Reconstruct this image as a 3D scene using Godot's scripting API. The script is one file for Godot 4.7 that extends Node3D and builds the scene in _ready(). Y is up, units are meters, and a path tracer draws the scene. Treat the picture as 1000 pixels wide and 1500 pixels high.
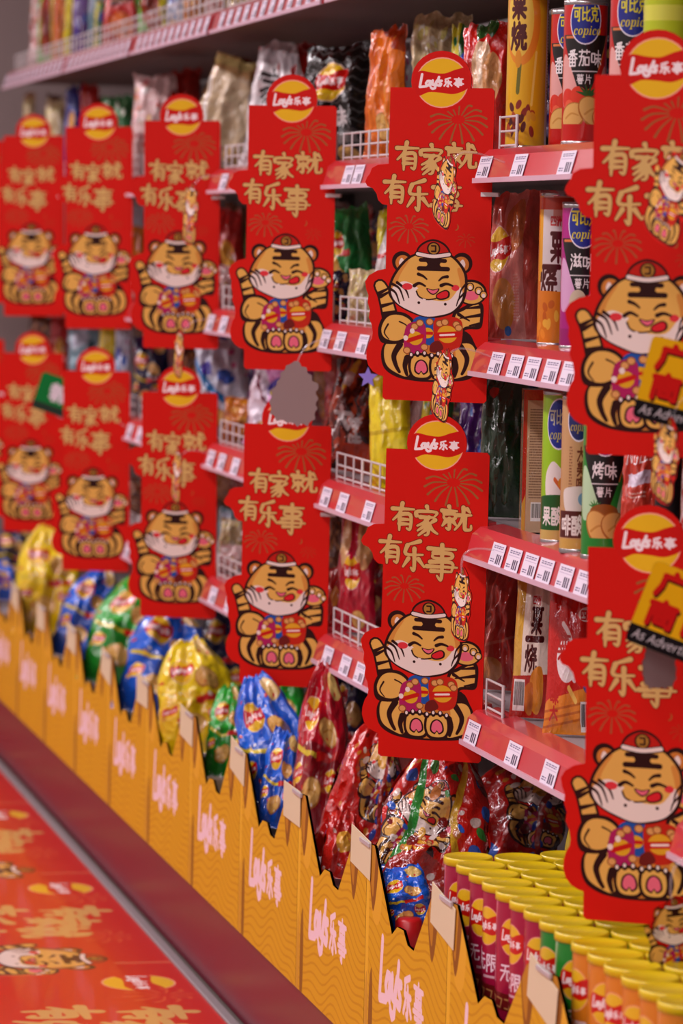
extends Node3D
# A supermarket aisle: a run of snack shelving seen obliquely along its face through a long lens.
# World: -Z runs along the shelf away from the camera, +X points into the shelf, floor at y = 0.

const FOCAL := 5400.0                      # focal length in pixels of the 1000x1500 frame
const EYE := Vector3(0, 1.315, 0)
const CAM_X := Vector3(0.97533821, 0.02088538, 0.21972523)
const CAM_Y := Vector3(-0.00410664, 0.99705778, -0.07654363)
const CAM_Z := Vector3(-0.2206774, 0.07375359, 0.97255431)
const D := 1.34                            # the plane of the shelf edges
const FRONT := 1.2                         # the plane of the yellow bin front
const SHELF := [1.445, 1.173, 0.910, 0.647, 1.755]   # tops of the shelf boards, the last is the top shelf
const DECK := 0.33                         # deck of the bottom bin
const JOINT := [-3.11, -4.11, -5.08, -6.08, -7.12, -8.07, -9.07, -10.22]

var M := {}
var T := {}
var bump: NoiseTexture2D

# ---------------------------------------------------------------- pixels to places
func ray(u: float, v: float) -> Vector3:
	return (CAM_X * ((u - 500.0) / FOCAL) - CAM_Y * ((v - 750.0) / FOCAL) - CAM_Z).normalized()

func on_x(u: float, v: float, x: float) -> Vector3:
	var r := ray(u, v)
	return EYE + r * ((x - EYE.x) / r.x)

func on_z(u: float, v: float, z: float) -> Vector3:
	var r := ray(u, v)
	return EYE + r * ((z - EYE.z) / r.z)

func px_per_m(p: Vector3) -> float:
	return FOCAL / -(p - EYE).dot(CAM_Z)

# ---------------------------------------------------------------- a small canvas for printed surfaces
class Canvas:
	var im: Image
	var t := Transform2D()
	func _init(w: int, h: int, c: Color) -> void:
		im = Image.create(w * 2, h * 2, false, Image.FORMAT_RGBA8)
		im.fill(c)
		t = Transform2D(0, Vector2(2, 2), 0, Vector2.ZERO)
	func at(origin: Vector2, scale: Vector2, turn := 0.0, skew := 0.0) -> void:   # design units to pixels
		t = Transform2D(0, Vector2(2, 2), 0, Vector2.ZERO) * Transform2D(turn, scale, skew, origin)
	func fill(contours: Array, c: Color) -> void:
		var rows := {}
		for k in contours:
			var n: int = k.size()
			if n < 3:
				continue
			var b: Vector2 = t * Vector2(k[n - 1])
			for i in n:
				var a := b
				b = t * Vector2(k[i])
				var lo := a if a.y < b.y else b
				var hi := b if a.y < b.y else a
				if hi.y - lo.y < 0.0001:
					continue
				var y0 := maxi(0, int(ceil(lo.y - 0.5)))
				var y1 := mini(im.get_height() - 1, int(ceil(hi.y - 0.5)) - 1)
				var m := (hi.x - lo.x) / (hi.y - lo.y)
				for y in range(y0, y1 + 1):
					if not rows.has(y):
						rows[y] = []
					rows[y].append(lo.x + (y + 0.5 - lo.y) * m)
		var w := im.get_width()
		for y in rows:
			var xs: Array = rows[y]
			xs.sort()
			for i in range(0, xs.size() - 1, 2):
				var x0 := clampi(int(round(xs[i])), 0, w)
				var x1 := clampi(int(round(xs[i + 1])), 0, w)
				if x1 > x0:
					im.fill_rect(Rect2i(x0, y, x1 - x0, 1), c)
	static func pts(a: Array) -> PackedVector2Array:
		var r := PackedVector2Array()
		for i in range(0, a.size() - 1, 2):
			r.append(Vector2(a[i], a[i + 1]))
		return r
	static func round_off(p: PackedVector2Array, closed := true, steps := 5) -> PackedVector2Array:
		var r := PackedVector2Array()
		var n := p.size()
		for i in (n if closed else n - 1):
			var a := p[(i - 1 + n) % n] if closed or i > 0 else p[0]
			var b := p[i]
			var c := p[(i + 1) % n]
			var d := p[(i + 2) % n] if closed or i + 2 < n else p[n - 1]
			for s in steps:
				r.append(b.cubic_interpolate(c, a, d, float(s) / steps))
		if not closed:
			r.append(p[n - 1])
		return r
	func poly(a: Array, c: Color) -> void:
		fill([pts(a)], c)
	func blob(a: Array, c: Color) -> void:
		fill([round_off(pts(a))], c)
	func oval(x: float, y: float, rx: float, ry: float, c: Color, turn := 0.0) -> void:
		var p := PackedVector2Array()
		for i in 28:
			p.append(Vector2(x, y) + Vector2(cos(i * TAU / 28) * rx, sin(i * TAU / 28) * ry).rotated(turn))
		fill([p], c)
	func box(x: float, y: float, w: float, h: float, c: Color) -> void:
		fill([PackedVector2Array([Vector2(x, y), Vector2(x + w, y), Vector2(x + w, y + h), Vector2(x, y + h)])], c)
	func line(a: Array, w0: float, c: Color, w1 := -1.0, smooth := false) -> void:      # a brush stroke from width w0 to w1
		var p := pts(a)
		if smooth and p.size() > 2:
			p = round_off(p, false, 4)
		var n := p.size()
		var e := w0 if w1 < 0.0 else w1
		for i in n:
			var w := lerpf(w0, e, float(i) / maxf(1, n - 1)) * 0.5
			var ring := PackedVector2Array()
			for k in 10:
				ring.append(p[i] + Vector2(cos(k * TAU / 10), sin(k * TAU / 10)) * w)
			fill([ring], c)
			if i > 0:
				var v := lerpf(w0, e, float(i - 1) / maxf(1, n - 1)) * 0.5
				var o := (p[i] - p[i - 1]).normalized().orthogonal()
				fill([PackedVector2Array([p[i - 1] + o * v, p[i] + o * w, p[i] - o * w, p[i - 1] - o * v])], c)
	func latin(s: String, font: Font, x: float, y: float, size: float, c: Color, slant := 0.0) -> void:
		var ts := TextServerManager.get_primary_interface()
		var rid: RID = font.get_rids()[0]
		var at_x := x
		var k := size / 64.0
		for i in s.length():
			var g := ts.font_get_glyph_index(rid, 64, s.unicode_at(i), 0)
			var o := ts.font_get_glyph_contours(rid, 64, g)
			var cs := []
			var from := 0
			if o.has("points"):
				for end in o.contours:
					var raw := []
					for q in range(from, end + 1):
						raw.append(o.points[q])
					from = end + 1
					var ring := PackedVector2Array()
					for q in raw.size():
						var v: Vector3 = raw[q]
						if v.z == 1.0:
							ring.append(Vector2(v.x, v.y))
						else:
							var pv: Vector3 = raw[(q - 1 + raw.size()) % raw.size()]
							var nv: Vector3 = raw[(q + 1) % raw.size()]
							var s0 := Vector2(pv.x, pv.y) if pv.z == 1.0 else (Vector2(pv.x, pv.y) + Vector2(v.x, v.y)) * 0.5
							var s1 := Vector2(nv.x, nv.y) if nv.z == 1.0 else (Vector2(nv.x, nv.y) + Vector2(v.x, v.y)) * 0.5
							for f in 4:
								var w := f / 3.0
								ring.append(s0.lerp(Vector2(v.x, v.y), w).lerp(Vector2(v.x, v.y).lerp(s1, w), w))
					for q in ring.size():
						ring[q] = Vector2(at_x + (ring[q].x - ring[q].y * slant) * k, y + ring[q].y * k)
					cs.append(ring)
			fill(cs, c)
			at_x += ts.font_get_glyph_advance(rid, 64, g).x * k
	func texture() -> ImageTexture:
		im.shrink_x2()
		return ImageTexture.create_from_image(im)

# ---------------------------------------------------------------- Chinese characters as brush strokes in a 100 x 100 box
const HAN := {
	"有": [[5,22,95,22],[46,2,36,36,8,62],[35,42,35,98],[35,42,80,42,80,92,66,90],[35,59,80,59],[35,75,80,75]],
	"家": [[50,0,56,12],[8,32,12,18,90,18,84,32],[24,36,80,36],[60,36,40,54,12,66],[48,46,60,66,57,92,44,96],[52,60,14,82],[56,72,18,98],[86,44,62,58],[60,58,76,78,97,90]],
	"就": [[26,2,30,14],[4,20,52,20],[12,32,44,32,44,52,12,52,12,32],[28,52,28,94,18,90],[16,64,6,82],[40,62,50,78],[54,36,98,34],[72,4,72,36,62,70,46,96],[78,40,78,88,84,94,97,92,98,76],[84,10,94,24]],
	"乐": [[74,4,22,18],[28,18,22,46,86,46],[54,28,54,94,42,88],[32,60,12,86],[70,60,92,84]],
	"事": [[8,14,92,14],[24,26,76,26,76,40,24,40,24,26],[14,52,80,52,80,78],[4,65,97,65],[18,78,80,78],[50,2,50,98,36,91]],
	"可": [[6,14,96,14],[24,34,24,68,58,68,58,34,24,34],[78,14,78,94,64,90]],
	"比": [[16,10,16,86,44,76],[16,42,46,42],[60,8,60,84,66,90,92,90,94,72],[92,26,60,46]],
	"克": [[10,16,90,16],[50,2,50,32],[24,32,76,32,76,56,24,56,24,32],[38,56,34,78,10,96],[62,56,62,86,68,92,92,92,94,78]],
	"番": [[72,4,26,12],[8,28,92,28],[50,8,50,54],[30,14,36,24],[68,12,62,24],[46,30,10,54],[54,30,92,54],[22,56,78,56,78,96,22,96,22,56],[22,76,78,76],[50,56,50,96]],
	"茄": [[6,14,94,14],[30,4,30,24],[70,4,70,24],[8,42,46,42,42,92,34,92],[26,28,24,60,8,94],[58,46,90,46,90,90,58,90,58,46]],
	"味": [[6,24,34,24,34,72,6,72,6,24],[46,30,92,30],[38,52,98,52],[68,6,68,98],[66,54,40,86],[70,54,98,84]],
	"薯": [[6,10,94,10],[32,2,32,18],[68,2,68,18],[16,24,84,24,84,42,16,42,16,24],[38,24,38,42],[60,24,60,42],[16,52,80,52],[50,44,50,62],[4,64,96,64],[88,48,20,80],[32,72,76,72,76,98,32,98,32,72],[32,85,76,85]],
	"片": [[28,6,28,50,10,96],[28,36,90,36],[62,8,62,36],[28,58,72,58,72,98]],
	"粟": [[6,8,94,8],[18,20,82,20,82,46,18,46,18,20],[40,8,40,46],[60,8,60,46],[8,66,92,66],[50,50,50,98],[28,52,36,62],[72,52,64,62],[48,68,12,94],[52,68,88,94]],
	"一": [[5,50,95,50]],
	"烧": [[22,6,22,46,4,94],[8,26,6,46],[38,24,30,40],[24,54,38,76],[46,20,92,16],[56,6,66,36,92,42],[88,26,48,44],[42,54,96,54],[60,54,56,78,40,96],[76,54,76,88,82,94,96,92,96,80]],
	"四": [[10,14,90,14,90,88,10,88,10,14],[38,14,34,46,22,60],[62,14,62,52,82,54]],
	"洲": [[8,10,16,20],[4,34,12,44],[4,94,18,60],[36,8,34,60,24,94],[60,10,60,90],[90,6,90,98],[26,36,22,52],[46,34,50,50],[72,34,76,50]],
	"无": [[16,14,84,14],[8,42,94,42],[48,14,44,50,10,96],[60,44,60,86,66,92,94,90,96,76]],
	"限": [[10,8,10,98],[10,8,34,8,24,36,36,58,14,66],[48,8,86,8,86,46,48,46],[48,27,86,27],[48,8,48,94,62,84],[94,54,68,68],[60,48,74,74,98,94]],
	"滋": [[6,8,14,18],[2,34,10,44],[2,94,16,58],[38,4,46,16],[82,4,72,16],[26,22,98,22],[48,26,32,46,50,46,30,72,52,70],[52,58,56,76],[82,26,66,46,86,46,64,72,88,70],[86,58,92,76]],
	"大": [[6,32,94,32],[50,4,48,40,8,96],[52,40,94,94]],
	"美": [[32,2,40,12],[68,2,60,12],[14,18,86,18],[20,32,80,32],[50,14,50,48],[8,48,92,48],[10,66,92,66],[50,50,46,74,10,98],[54,68,92,98]],
	"天": [[14,12,86,12],[6,46,94,46],[50,12,48,54,8,96],[52,50,94,94]],
	"啡": [[4,24,28,24,28,68,4,68,4,24],[54,6,54,98],[36,22,54,22],[36,44,54,44],[34,68,54,64],[72,6,72,98],[72,22,96,22],[72,44,96,44],[72,68,98,68]],
	"酸": [[2,12,46,12],[6,28,42,28,42,94,6,94,6,28],[18,12,18,44],[30,12,30,44],[6,62,42,62],[6,78,42,78],[70,4,54,24,90,20],[82,10,94,26],[62,30,52,48],[80,30,94,46],[68,44,50,66],[62,54,86,54,54,96],[62,66,96,96]],
	"奶": [[22,4,8,62,40,92],[40,24,30,64,4,94],[2,30,44,30],[54,14,86,14,80,44,96,46,92,88,82,92],[62,14,58,64,44,96]],
	"果": [[20,8,80,8,80,46,20,46,20,8],[20,27,80,27],[50,8,50,98],[6,60,94,60],[48,62,8,92],[52,62,92,92]],
	"烤": [[22,6,22,46,4,94],[8,26,6,46],[38,24,30,40],[24,54,38,76],[46,18,84,18],[64,4,64,36],[42,36,98,36],[92,8,42,66],[56,54,88,54],[62,54,58,72,86,72,80,96,68,92]],
	"广": [[50,2,56,12],[16,20,92,20],[18,20,16,60,4,96]],
	"告": [[26,4,12,28],[18,22,84,22],[50,4,50,46],[4,46,96,46],[22,60,78,60,78,94,22,94,22,60]],
	"商": [[50,2,50,14],[6,16,94,16],[34,20,40,32],[66,20,60,32],[12,98,12,36,88,36,88,94,78,92],[42,40,28,56],[58,40,70,54],[34,60,66,60,66,84,34,84,34,60]],
	"品": [[28,8,72,8,72,42,28,42,28,8],[8,54,44,54,44,92,8,92,8,54],[56,54,92,54,92,92,56,92,56,54]],
	"新": [[26,2,28,10],[4,14,50,14],[14,18,18,30],[40,18,34,30],[2,34,52,34],[4,52,50,52],[28,34,28,98],[26,58,8,82],[32,60,46,76],[90,4,60,14],[60,14,58,60,48,96],[60,40,98,40],[80,40,80,98]],
	"浪": [[6,8,14,18],[2,34,10,44],[2,94,16,58],[60,2,64,10],[36,16,86,16,86,50,36,50],[36,33,86,33],[36,16,36,94,52,82],[94,58,68,70],[54,52,68,76,98,96]],
}

func hex(s: String) -> Color:
	return Color.html(s)

func han(cv: Canvas, ch: String, x: float, y: float, w: float, h: float, weight: float, c: Color, end := -1.0, smooth := false) -> void:
	for s in HAN[ch]:
		var a := []
		for i in range(0, s.size(), 2):
			a.append(x + s[i] * w / 100.0)
			a.append(y + s[i + 1] * h / 100.0)
		cv.line(a, weight, c, end, smooth)

func words(cv: Canvas, text: String, x: float, y: float, size: float, weight: float, c: Color, step := Vector2(1.06, 0), tall := 1.0) -> void:
	for i in text.length():
		han(cv, text[i], x + i * size * step.x, y + i * size * step.y, size, size * tall, weight, c)

# the round chip emblem: yellow ball, red wave, white script; r is the radius in canvas design units
func emblem_words(cv: Canvas, x: float, y: float, r: float, c: Color, tall := 1.0) -> void:
	for s in [[-.78,-.32,-.86,.18,-.60,.15],[-.46,-.06,-.56,-.06,-.62,.03,-.58,.13,-.5,.1,-.45,-.06,-.46,.13],[-.36,-.08,-.37,.08,-.28,.1,-.19,-.08],[-.19,-.08,-.27,.22,-.36,.25,-.42,.2],[-.12,-.22,-.15,-.12],[-.01,-.07,-.1,-.07,-.1,.0,-.03,.05,-.06,.12,-.15,.11]]:
		var a := []
		for i in range(0, s.size(), 2):
			a.append(x + s[i] * r)
			a.append(y + s[i + 1] * r * tall)
		cv.line(a, r * 0.105, c)
	han(cv, "乐", x + .05 * r, y - .2 * r * tall, .36 * r, .38 * r * tall, r * 0.07, c)
	han(cv, "事", x + .45 * r, y - .2 * r * tall, .4 * r, .38 * r * tall, r * 0.055, c)

func emblem(cv: Canvas, x: float, y: float, r: float, yellow := Color.html("e8b81e"), rim := Color.html("f3a98f"), sx := 1.0) -> void:
	var keep := cv.t
	cv.t = cv.t * Transform2D(0, Vector2(sx, 1), 0, Vector2(x, y))
	if rim.a > 0.0:
		cv.oval(0, 0, r * 1.03, r * 1.0, rim)
	cv.oval(0, 0, r * .98, r * .95, yellow)
	var band := []
	for q in [-1.0,-.34,-.8,-.46,-.35,-.38,.1,-.36,.55,-.52,1.0,-.58,1.04,-.1,1.0,.22,.5,.44,0,.4,-.5,.38,-.9,.52,-1.04,.2,-1.06,-.1]:
		band.append(q * r)
	cv.blob(band, hex("c8140c"))
	emblem_words(cv, 0, 0, r, hex("f6e6e6"))
	cv.t = keep

func firework(cv: Canvas, x: float, y: float, rx: float, ry: float, n: int, c: Color, w: float) -> void:
	for i in n:
		var a := TAU * (i + 0.35) / n
		var e := Vector2(cos(a) * rx, sin(a) * ry)
		cv.line([x + e.x * .25, y + e.y * .25 - ry * .05, x + e.x * .7, y + e.y * .75 - ry * .06, x + e.x, y + e.y + ry * .16], w * .5, c, w, true)

# a new-year tiger sitting with snack bags, drawn in the units of a 1000-wide view of the card's lower half
func tiger(cv: Canvas) -> void:
	var k := hex("2c0e0a")
	var o := hex("deaa52")
	var e := hex("c87830")
	var wht := hex("e8d6cc")
	var pink := hex("e2657c")
	# tail
	cv.line([172, 425, 200, 480, 222, 560, 240, 640, 250, 690], 92, k, 120, true)
	cv.line([172, 425, 200, 480, 222, 560, 240, 640, 250, 690], 66, o, 92, true)
	for s in [[160, 478, 228, 440], [172, 498, 236, 462], [184, 560, 262, 536], [190, 612, 280, 590], [196, 630, 286, 612]]:
		cv.line(s, 26, k, 12)
	# haunches and body
	cv.blob([205,800,178,880,200,975,280,1030,390,1052,500,1056,620,1050,740,1035,800,990,828,905,800,800,700,700,300,700], k)
	cv.blob([215,810,198,885,220,960,290,1008,360,1020,400,900,380,820,300,790], o)
	cv.blob([790,815,808,895,790,970,720,1012,640,1020,620,900,650,820,740,790], o)
	cv.blob([370,800,366,1000,440,1040,600,1036,644,1000,650,800], e)
	for s in [[304, 812, 264, 885, 276, 950, 300, 996], [352, 900, 336, 955, 350, 1014]]:
		cv.line(s, 42, k, 20, true)
	for s in [[702, 812, 744, 885, 734, 950, 712, 996], [660, 900, 676, 955, 664, 1014]]:
		cv.line(s, 40, k, 18, true)
	# left arm
	cv.blob([185,640,158,720,178,800,260,812,350,790,400,720,395,650,330,600,240,600], k)
	cv.blob([205,650,180,715,200,770,270,790,335,765,380,705,375,655,320,620,250,618], o)
	cv.line([225, 680, 200, 735, 230, 780], 12, k, 6, true)
	cv.line([300, 660, 350, 690, 330, 750], 10, k, 5, true)
	# right arm and raised paw
	cv.blob([650,600,700,560,800,510,848,530,850,620,830,690,740,700,660,760,650,680], k)
	cv.blob([668,612,720,575,800,530,828,545,830,620,812,670,730,682,675,735], o)
	for s in [[835, 545, 740, 560], [835, 600, 700, 625], [690, 600, 760, 640], [825, 660, 760, 672]]:
		cv.line(s, 24, k, 8)
	cv.oval(772, 452, 102, 86, k)
	cv.oval(772, 455, 88, 72, o)
	cv.blob([725,470,765,440,815,460,812,492,770,505,735,495], pink)
	for q in [[712,445],[765,415],[820,440],[852,465]]:
		cv.oval(q[0], q[1], 26, 28, k)
		cv.oval(q[0], q[1], 19, 21, o)
		cv.oval(q[0], q[1] + 6, 12, 14, wht)
	# snack bags held in front
	cv.blob([395,640,530,622,545,790,480,810,400,780], hex("1f4f9e"))
	cv.oval(485, 730, 40, 36, hex("d9a21e"))
	cv.box(450, 722, 72, 20, hex("c01810"))
	cv.blob([345,690,420,655,470,680,475,800,450,860,370,870,330,830], hex("a81c58"))
	cv.oval(405, 768, 48, 46, hex("d9a21e"))
	cv.line([358, 785, 450, 752], 28, hex("c01810"))
	cv.blob([535,635,620,615,705,640,715,740,690,825,610,850,545,820,525,730], hex("bc2412"))
	cv.oval(615, 735, 66, 58, hex("dba022"))
	cv.line([545, 745, 690, 732], 40, hex("c01810"))
	cv.line([570, 742, 660, 735], 14, hex("efd8d0"))
	cv.blob([510,800,560,780,590,830,540,860,500,850], hex("6b1a14"))
	for q in [[400,690],[435,665],[565,665],[600,655],[675,668],[690,690],[465,825],[350,850],[500,655]]:
		cv.oval(q[0], q[1], 26, 24, hex("8c4a20"))
		cv.oval(q[0], q[1], 20, 18, hex("d69a58"))
	# ears and head
	for s in [-1, 1]:
		cv.oval(515 + s * 196, 262, 68, 72, k, s * .3)
		cv.oval(515 + s * 192, 268, 50, 52, e)
		cv.blob([515 + s * 200,235,515 + s * 172,275,515 + s * 200,300,515 + s * 218,268], wht)
	cv.blob([515,188,640,205,730,300,748,400,722,520,660,590,540,628,420,615,300,560,228,480,246,370,320,260,400,205], k)
	cv.blob([515,200,632,218,712,305,730,398,706,512,648,574,540,610,425,600,312,546,246,470,262,375,334,270,410,216], o)
	cv.blob([246,470,262,375,334,270,360,256,300,360,285,470,330,550,300,540], hex("d08a3c"))
	cv.blob([712,305,730,398,706,512,660,560,690,470,700,400,680,300], hex("d08a3c"))
	# cheeks
	cv.blob([250,440,330,390,420,430,480,500,620,510,700,420,712,500,650,580,560,612,470,620,380,590,300,550,255,500], wht)
	for s in [[250, 410, 300, 440, 330, 520], [232, 440, 275, 470, 300, 540], [285, 400, 340, 445, 362, 500]]:
		cv.line(s, 20, k, 6, true)
	for s in [[735, 400, 705, 440, 690, 500], [725, 460, 690, 500, 675, 545]]:
		cv.line(s, 15, k, 5, true)
	cv.oval(352, 425, 34, 22, hex("d8343c"))
	cv.oval(668, 425, 26, 20, hex("d8343c"))
	# forehead marks
	cv.line([440, 245, 600, 248], 26, k)
	cv.line([430, 302, 618, 302], 30, k)
	cv.blob([470,235,580,235,565,275,590,310,460,310,485,275], k)
	# brows, eyes, nose, mouth
	cv.line([425, 340, 455, 352, 480, 372], 22, k, 10, true)
	cv.line([615, 352, 585, 358, 560, 380], 22, k, 10, true)
	cv.line([398, 418, 430, 400, 470, 418], 24, k, 12, true)
	cv.line([575, 412, 610, 400, 650, 412], 24, k, 12, true)
	cv.blob([415,440,480,430,560,430,600,470,560,500,470,505,420,480], o)
	cv.blob([478,432,520,440,562,432,552,458,522,476,492,460], k)
	cv.blob([486,437,520,446,554,437,544,456,522,468,498,456], pink)
	cv.blob([545,470,600,440,630,455,625,490,580,508,545,500], k)
	cv.blob([550,474,600,448,620,460,614,486,580,498,552,494], hex("d2202a"))
	cv.line([412, 455, 430, 490, 480, 508, 540, 500], 10, k, 8, true)
	cv.poly([452, 500, 476, 505, 464, 526], wht)
	cv.oval(428, 530, 9, 9, k)
	cv.oval(602, 535, 9, 9, k)
	# hat
	cv.blob([415,200,440,140,520,105,600,135,632,200,520,215], k)
	cv.blob([425,198,450,148,520,118,592,145,620,198,520,208], hex("b81a10"))
	cv.oval(525, 168, 44, 44, k)
	cv.oval(525, 168, 34, 36, hex("a8772c"))
	cv.line([512, 150, 538, 150, 538, 186, 512, 186], 10, k)
	cv.line([418, 205, 520, 222, 628, 205], 36, k, -1, true)
	cv.line([420, 205, 520, 220, 626, 205], 24, wht, -1, true)
	# feet
	for s in [-1, 1]:
		var x: float = 512.0 + s * 68
		cv.blob([x - 78,900,x - 40,868,x + 40,868,x + 78,900,x + 84,980,x + 50,1040,x - 50,1040,x - 84,980], k)
		cv.blob([x - 62,905,x - 34,884,x + 34,884,x + 62,905,x + 68,975,x + 40,1024,x - 40,1024,x - 68,975], o)
		cv.blob([x - 36,930,x,908,x + 36,930,x + 46,985,x + 16,1010,x,992,x - 16,1010,x - 46,985], k)
		cv.blob([x - 28,936,x,916,x + 28,936,x + 36,980,x + 15,1000,x,984,x - 15,1000,x - 36,980], pink)
		for q in [-66, -24, 22, 64]:
			cv.oval(x + q, 886 - (22 - absf(q) * .3), 17, 22, k)
			cv.oval(x + q, 880 - (22 - absf(q) * .3), 9, 12, wht)
	cv.oval(385, 720, 16, 18, wht)
	cv.oval(342, 768, 16, 18, wht)

const CARD_X := [60.0, 960.0]     # extent of the card print in its design units
const CARD_Y := [75.0, 2425.0]
const CARD_OUT := [240,330, 240,838,170,845,130,868,118,905,98,932,88,962,102,988,138,1002,165,1038,176,1080,205,1108,238,1112,238,1537,180,1552,128,1585,104,1627,112,1677,128,1717,124,1767,140,1817,134,1867,155,1917,163,1967,158,2007,140,2037,126,2087,124,2137,138,2187,170,2227,206,2247,238,2257, 238,2395,255,2412, 905,2412,922,2395, 922,350,905,330, 768,330]

func card_print() -> ImageTexture:
	var w := 470
	var h := 1227
	var cv := Canvas.new(w, h, hex("cc1408"))
	var k := w / (CARD_X[1] - CARD_X[0])
	cv.at(Vector2(-CARD_X[0] * k, -CARD_Y[0] * k), Vector2(k, k))
	firework(cv, 690, 545, 190, 130, 15, hex("9c5a2c"), 16)
	firework(cv, 385, 1255, 130, 90, 13, hex("a8502c"), 13)
	firework(cv, 760, 1330, 60, 45, 9, hex("b83a1c"), 8)
	cv.oval(695, 1250, 17, 22, hex("a8602c"))
	cv.oval(687, 1246, 17, 22, hex("cc1408"))
	for pass_n in 2:
		var c := hex("7a150a") if pass_n == 0 else hex("d2ac68")
		var b := 41.0 if pass_n == 0 else 31.0
		var e := 24.0 if pass_n == 0 else 15.0
		for g in [["有", 285, 690, 158, 190], ["家", 440, 708, 158, 200], ["就", 612, 696, 205, 165], ["有", 210, 915, 152, 190], ["乐", 350, 935, 175, 215], ["事", 520, 955, 215, 235]]:
			han(cv, g[0], g[1], g[2], g[3], g[4], b, c, e, true)
	cv.oval(573, 284, 206, 206, hex("cc1408"))
	emblem(cv, 577, 296, 168)
	cv.at(Vector2((-CARD_X[0] + 22) * k, (1227 - CARD_Y[0]) * k), Vector2(k, k), 0.0, 0.0)
	cv.t = cv.t * Transform2D(Vector2(1, 0), Vector2(0.024, 1), Vector2.ZERO)
	tiger(cv)
	return cv.texture()

func card_outline() -> PackedVector2Array:
	var p := Canvas.pts(CARD_OUT)
	for i in 17:                                      # round the disc that carries the emblem
		var a := deg_to_rad(15.0 - i * 210.0 / 16)
		p.append(Vector2(573, 284) + Vector2(cos(a), sin(a)) * 198)
	p.append(Vector2(378, 330))
	p.append(Vector2(258, 330))
	return p

# ---------------------------------------------------------------- prints of the packs
var sans: SystemFont
var serif: SystemFont

func chip(cv: Canvas, x: float, y: float, r: float, turn := 0.0, c := Color.html("e0b060")) -> void:
	cv.oval(x, y, r, r * .68, hex("b06c24"), turn)
	cv.oval(x, y - r * .03, r * .92, r * .6, c, turn)
	cv.line([x - r * .5, y + r * .1, x, y - r * .15, x + r * .5, y - r * .05], r * .12, hex("c98f3e"), r * .06, true)

func small_print(cv: Canvas, x: float, y: float, w: float, rows: int, step: float, c: Color, rng: RandomNumberGenerator) -> void:
	for i in rows:
		var at_x := x
		while at_x < x + w:
			var n := rng.randf_range(3, 9)
			cv.box(at_x, y + i * step, minf(n, x + w - at_x), step * .5, c)
			at_x += n + 2

func barcode(cv: Canvas, x: float, y: float, w: float, h: float, rng: RandomNumberGenerator) -> void:
	cv.box(x, y, w, h, hex("f0ece8"))
	var q := x + w * .07
	while q < x + w * .93:
		var n := rng.randf_range(.6, 2.4) * w / 60.0
		cv.box(q, y + h * .08, n, h * .74, hex("1c1a1c"))
		q += n + rng.randf_range(.8, 2.0) * w / 60.0

# one pack front of 200 x 300 units; what is a list of marks
func pack_print(base: String, marks: Array, seed_n := 1) -> ImageTexture:
	var cv := Canvas.new(200, 300, hex(base))
	var rng := RandomNumberGenerator.new()
	rng.seed = seed_n
	for m in marks:
		match m[0]:
			"blob": cv.blob(m[1], hex(m[2]))
			"poly": cv.poly(m[1], hex(m[2]))
			"oval": cv.oval(m[1], m[2], m[3], m[4], hex(m[5]), m[6] if m.size() > 6 else 0.0)
			"line": cv.line(m[1], m[2], hex(m[3]), m[4] if m.size() > 4 else -1.0, true)
			"chip": chip(cv, m[1], m[2], m[3], m[4] if m.size() > 4 else 0.0)
			"emblem": emblem(cv, m[1], m[2], m[3], hex("ecc01c"), hex("f6d2c4"), m[4] if m.size() > 4 else 1.0)
			"words": words(cv, m[1], m[2], m[3], m[4], m[5], hex(m[6]), m[7] if m.size() > 7 else Vector2(1.06, 0))
			"latin": cv.latin(m[1], sans, m[2], m[3], m[4], hex(m[5]), m[6] if m.size() > 6 else 0.0)
			"bars": barcode(cv, m[1], m[2], m[3], m[4], rng)
			"print": small_print(cv, m[1], m[2], m[3], m[4], m[5], hex(m[6]), rng)
			"zigzag":
				for r in m[1]:
					var a := []
					for i in 14:
						a.append(i * 16 - 4)
						a.append(m[2] + r * m[3] + (0 if i % 2 else 10))
					cv.line(a, m[4], hex(m[5]))
			"flames":
				for i in m[1]:
					var x := rng.randf_range(0, 200)
					var y := rng.randf_range(20, 280)
					cv.blob([x, y, x + 10, y - 16, x + 6, y - 40, x + 22, y - 18, x + 20, y + 6, x + 8, y + 12], hex(m[2]))
			"specks":
				for i in m[1]:
					var r := rng.randf_range(m[2], m[3])
					cv.oval(rng.randf_range(0, 200), rng.randf_range(10, 290), r, r * rng.randf_range(.5, 1), hex(m[4 + rng.randi() % (m.size() - 4)]), rng.randf() * 3)
			"tiger":
				var keep := cv.t
				cv.at(Vector2(m[1], m[2]), Vector2(m[3], m[3]), m[4])
				tiger(cv)
				cv.t = keep
	return cv.texture()

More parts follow.
